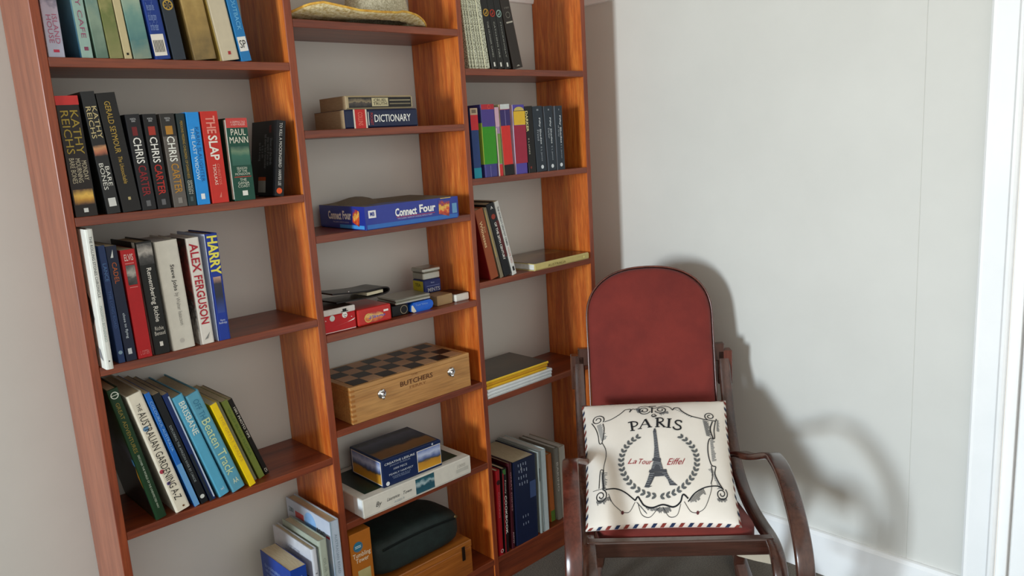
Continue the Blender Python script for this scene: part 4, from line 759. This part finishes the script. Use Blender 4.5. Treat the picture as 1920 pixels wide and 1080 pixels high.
def stroke(pts, w, n=6, taper=False):
    w = w*1.25
    P = [Vector((p[0], p[1], 0)) for p in pts]; P = [p.xy for p in catmull(P, n)] if len(P) > 2 else [p.xy for p in P]
    if len(P) == 2: P = [P[0].lerp(P[1], t/3) for t in range(4)]
    out = []; L_, R_ = [], []
    for i, p in enumerate(P):
        t = (P[min(i+1, len(P)-1)] - P[max(i-1, 0)]).normalized(); nn = Vector((-t.y, t.x))
        ww = w/2*(1-.8*abs(2*i/(len(P)-1)-1)**2 if taper else 1)
        L_.append(tuple(p+nn*ww)); R_.append(tuple(p-nn*ww))
    return [(L_[i], L_[i+1], R_[i+1], R_[i]) for i in range(len(P)-1)]
def spiral(cx0, cy0, r0, r1, a0, turns, w, n=26):
    pts = [(cx0 + (r0+(r1-r0)*i/n)*math.cos(a0+turns*2*math.pi*i/n), cy0 + (r0+(r1-r0)*i/n)*math.sin(a0+turns*2*math.pi*i/n)) for i in range(n+1)]
    return stroke(pts, w, 1)
def hatch(x0, y0, x1, y1, n, dx, dy, w=3):
    out = []
    n = int(n*1.7)
    for i in range(n):
        t = i/(n-1); x, y = x0+(x1-x0)*t, y0+(y1-y0)*t; k = random.uniform(.6, 1.15)
        out += stroke([(x, y), (x+dx*k, y+dy*k)], w)
    return out
# scroll frame
F = []
F += spiral(137, 190, 52, 12, math.pi*.2, -1.6, 6) + spiral(165, 840, 50, 10, -math.pi*.4, 1.7, 6) + spiral(978, 165, 42, 10, math.pi*.6, 1.5, 6) + spiral(1085, 825, 48, 10, -math.pi*.3, 1.7, 6)
F += spiral(487, 115, 48, 10, math.pi*.1, 1.6, 6) + spiral(610, 112, 46, 10, math.pi*.9, -1.6, 6) + spiral(560, 180, 20, 8, 0, 1.4, 5)
F += stroke([(190,220),(245,200),(305,150),(345,98)], 5) + stroke([(345,98),(385,94),(378,128),(400,92),(420,100)], 5) + stroke([(440,70),(500,58),(560,90),(620,60),(670,75),(700,118)], 5)
F += stroke([(700,118),(712,88),(745,92),(770,130),(830,175),(935,205)], 6) + stroke([(545,75),(545,150)], 9) + stroke([(520,62),(575,60)], 8)
F += stroke([(88,205),(120,270),(140,340),(150,408),(172,408),(188,300),(178,235)], 5) + stroke([(172,408),(200,470),(205,530),(190,600),(185,640)], 4) + stroke([(185,640),(160,645),(150,780)], 5) + stroke([(185,640),(180,700),(188,790)], 8)
F += stroke([(935,205),(1020,205),(1030,180)], 6) + stroke([(1000,215),(985,300),(1010,385)], 7) + stroke([(1025,200),(1015,300),(1020,380),(985,385),(970,440),(975,530),(1000,610),(1035,620)], 6) + stroke([(1035,620),(1030,680),(1060,740),(1098,790)], 6) + stroke([(1000,620),(1010,700),(1000,760)], 5)
F += stroke([(205,795),(280,800),(350,830),(430,890)], 7) + stroke([(830,900),(880,840),(960,790),(1050,770),(1100,790)], 7) + stroke([(100,790),(200,785)], 3)
F += stroke([(430,890),(450,865),(470,890),(500,925),(560,940),(640,920),(720,935),(770,905),(785,860),(800,855),(830,880)], 9)
F += stroke([(225,830),(260,900),(330,960)], 3) + stroke([(345,965),(390,960),(430,900)], 3) + stroke([(450,905),(480,980),(540,1000),(590,960),(620,935)], 3) + stroke([(640,935),(690,995),(750,985),(775,915)], 3) + stroke([(800,900),(850,960),(900,970)], 3) + stroke([(905,970),(960,930),(1000,820),(1005,760)], 3)
flat('scroll_frame_print', F, M_ink)
Hh = hatch(130,245,165,390,12,45,-14) + hatch(165,655,175,790,11,45,12) + hatch(420,90,440,140,7,35,-12) + hatch(600,150,660,130,7,10,30) + hatch(925,215,955,360,12,45,10) + hatch(1035,190,1035,300,9,22,6) + hatch(985,400,1005,580,14,32,-12) + hatch(1010,640,1080,780,11,-30,10) + hatch(130,870,230,850,9,15,35) + hatch(440,900,500,960,8,26,22) + hatch(590,940,690,935,9,18,34) + hatch(840,880,940,800,10,20,40) + hatch(700,100,830,190,6,18,-6) + hatch(1050,860,1120,850,7,10,26) + hatch(510,930,590,945,7,8,22)
flat('shading_print', Hh, M_inkgrey, .001)['kind'] = 'stuff'
flat('bead_print', [[(x+11*math.cos(a*math.pi/4), y+13*math.sin(a*math.pi/4)) for a in range(8)] for x, y in ((335,965),(905,968))], mat('#6a3a3c', .9), .0014)
# PARIS in serifed strokes
def serif(x, y, w=26): return stroke([(x-w/2, y), (x+w/2, y)], 6)
Pp = stroke([(392,235),(403,318)], 12) + stroke([(368,240),(400,232),(432,240),(438,262),(420,280),(398,282)], 8) + serif(404,320,34)
Aa = stroke([(497,215),(458,305)], 6) + stroke([(497,215),(532,300)], 13) + stroke([(472,272),(520,270)], 5) + serif(458,307,30) + serif(533,302,34)
Rr = stroke([(588,215),(588,302)], 13) + stroke([(570,214),(610,212),(630,228),(622,252),(592,258)], 8) + stroke([(600,258),(640,304)], 11) + serif(588,304,34) + serif(642,305,22)
Ii = stroke([(676,220),(672,306)], 13) + serif(677,220,34) + serif(672,308,34)
Ss = stroke([(768,250),(762,234),(735,232),(722,250),(735,270),(758,284),(762,308),(738,320),(715,314),(706,296)], 10)
flat('city_lettering', Pp + Aa + Rr + Ii + Ss, M_ink, .0014)
def ptxt(s, x0, x1, y0, y1, m, shear=0.0, bold=0.0):
    vs, fs = text_geom(s, shear, bold); me = bpy.data.meshes.new('t')
    me.from_pydata([pil(*design_uv(x0+(x1-x0)*a, y0-(y0-y1)*b), .0014) for a, b in vs], [], fs); link('script_lettering', me, m, cu)
ptxt('La', 370, 438, 622, 580, M_inkred, .45); ptxt('Tour', 455, 556, 622, 580, M_inkred, .45); ptxt('Eiffel', 665, 800, 628, 576, M_inkred, .45)
# tower
TW = [[(560,335),(578,335),(574,318),(564,318)], [(556,350),(582,348),(578,335),(560,335)], [(558,350),(580,348),(590,420),(600,500),(612,575),(566,578),(570,480),(564,410)],
      [(558,572),(618,570),(622,590),(554,592)], [(566,590),(618,590),(640,665),(545,668)], [(536,664),(662,660),(668,680),(530,684)],
      [(538,684),(580,682),(575,715),(550,770),(530,800),(498,798),(520,745)], [(622,682),(664,680),(690,735),(748,790),(690,786),(672,740),(650,712)], [(580,682),(622,682),(650,712),(575,715)],
      [(560,770),(640,768),(700,783),(520,786)][:0] or [(530,800),(498,798),(505,790),(560,786)]]
flat('tower_print', TW, mat('#57585d', .9), .0014)
lat = []
for yy in range(360, 570, 14): lat += stroke([(564+(yy-350)*.02, yy), (584+(yy-350)*.12, yy+9)], 2.2)
for yy in range(600, 660, 12): lat += stroke([(566-(yy-590)*.25, yy), (618+(yy-590)*.3, yy+8)], 2.5)
for k in range(6): lat += stroke([(536-k*5, 695+k*17), (572-k*7, 690+k*17)], 2.5) + stroke([(632+k*12, 690+k*16), (662+k*13, 690+k*16)], 2.5)
flat('tower_lattice_print', lat, mat('#a7a9ab', .9), .0018)
lv = []
def leaf(x, y, a, l=42, w=15):
    c, s = math.cos(a), math.sin(a)
    return [(x + c*l*t - s*w*k, y + s*l*t + c*w*k) for t, k in ((0,0),(.35,.8),(.7,.75),(1,.0),(.7,-.45),(.35,-.5))]
for sd in (1, -1):
    for i in range(17):
        a = math.radians(123 + i*8.7 - 0) if sd == 1 else math.radians(57 - i*8.7)
        ang = math.radians(-128 - i*8.7) if sd == 1 else math.radians(-52 + i*8.7)
        x = 604 + 282*math.cos(ang); y = 600 + 262*math.sin(ang)*1.0
        x = 604 + 284*math.cos(ang)
        tang = ang + (math.pi/2 if sd == -1 else -math.pi/2) + math.pi
        lv.append(leaf(x, y, tang + .55)); lv.append(leaf(x, y, tang - .55))
flat('laurel_wreath_print', lv, mat('#6a6c6c', .9), .0013)
# airmail-striped edge
def edge_stripes():
    for side in range(4):
        n_ = 17
        for k in range(n_):
            t0 = (k+.15)/n_; t1 = t0 + .42/n_; sk = .018
            q = []
            for (t, d) in ((t0,0),(t1,0),(t1+sk,.013),(t0+sk,.013)):
                t = min(max(t, .0), 1.0)
                u, v = {0:(t,d),1:(1-d,t),2:(t,1-d),3:(d,t)}[side]; q.append(pil(u, v, .0012))
            me = bpy.data.meshes.new('edge_stripe'); me.from_pydata(q, [], [(0,1,2,3)])
            link('edge_stripe', me, M_inkblue if k % 2 else mat('#8a4038', .9), cu)
edge_stripes()
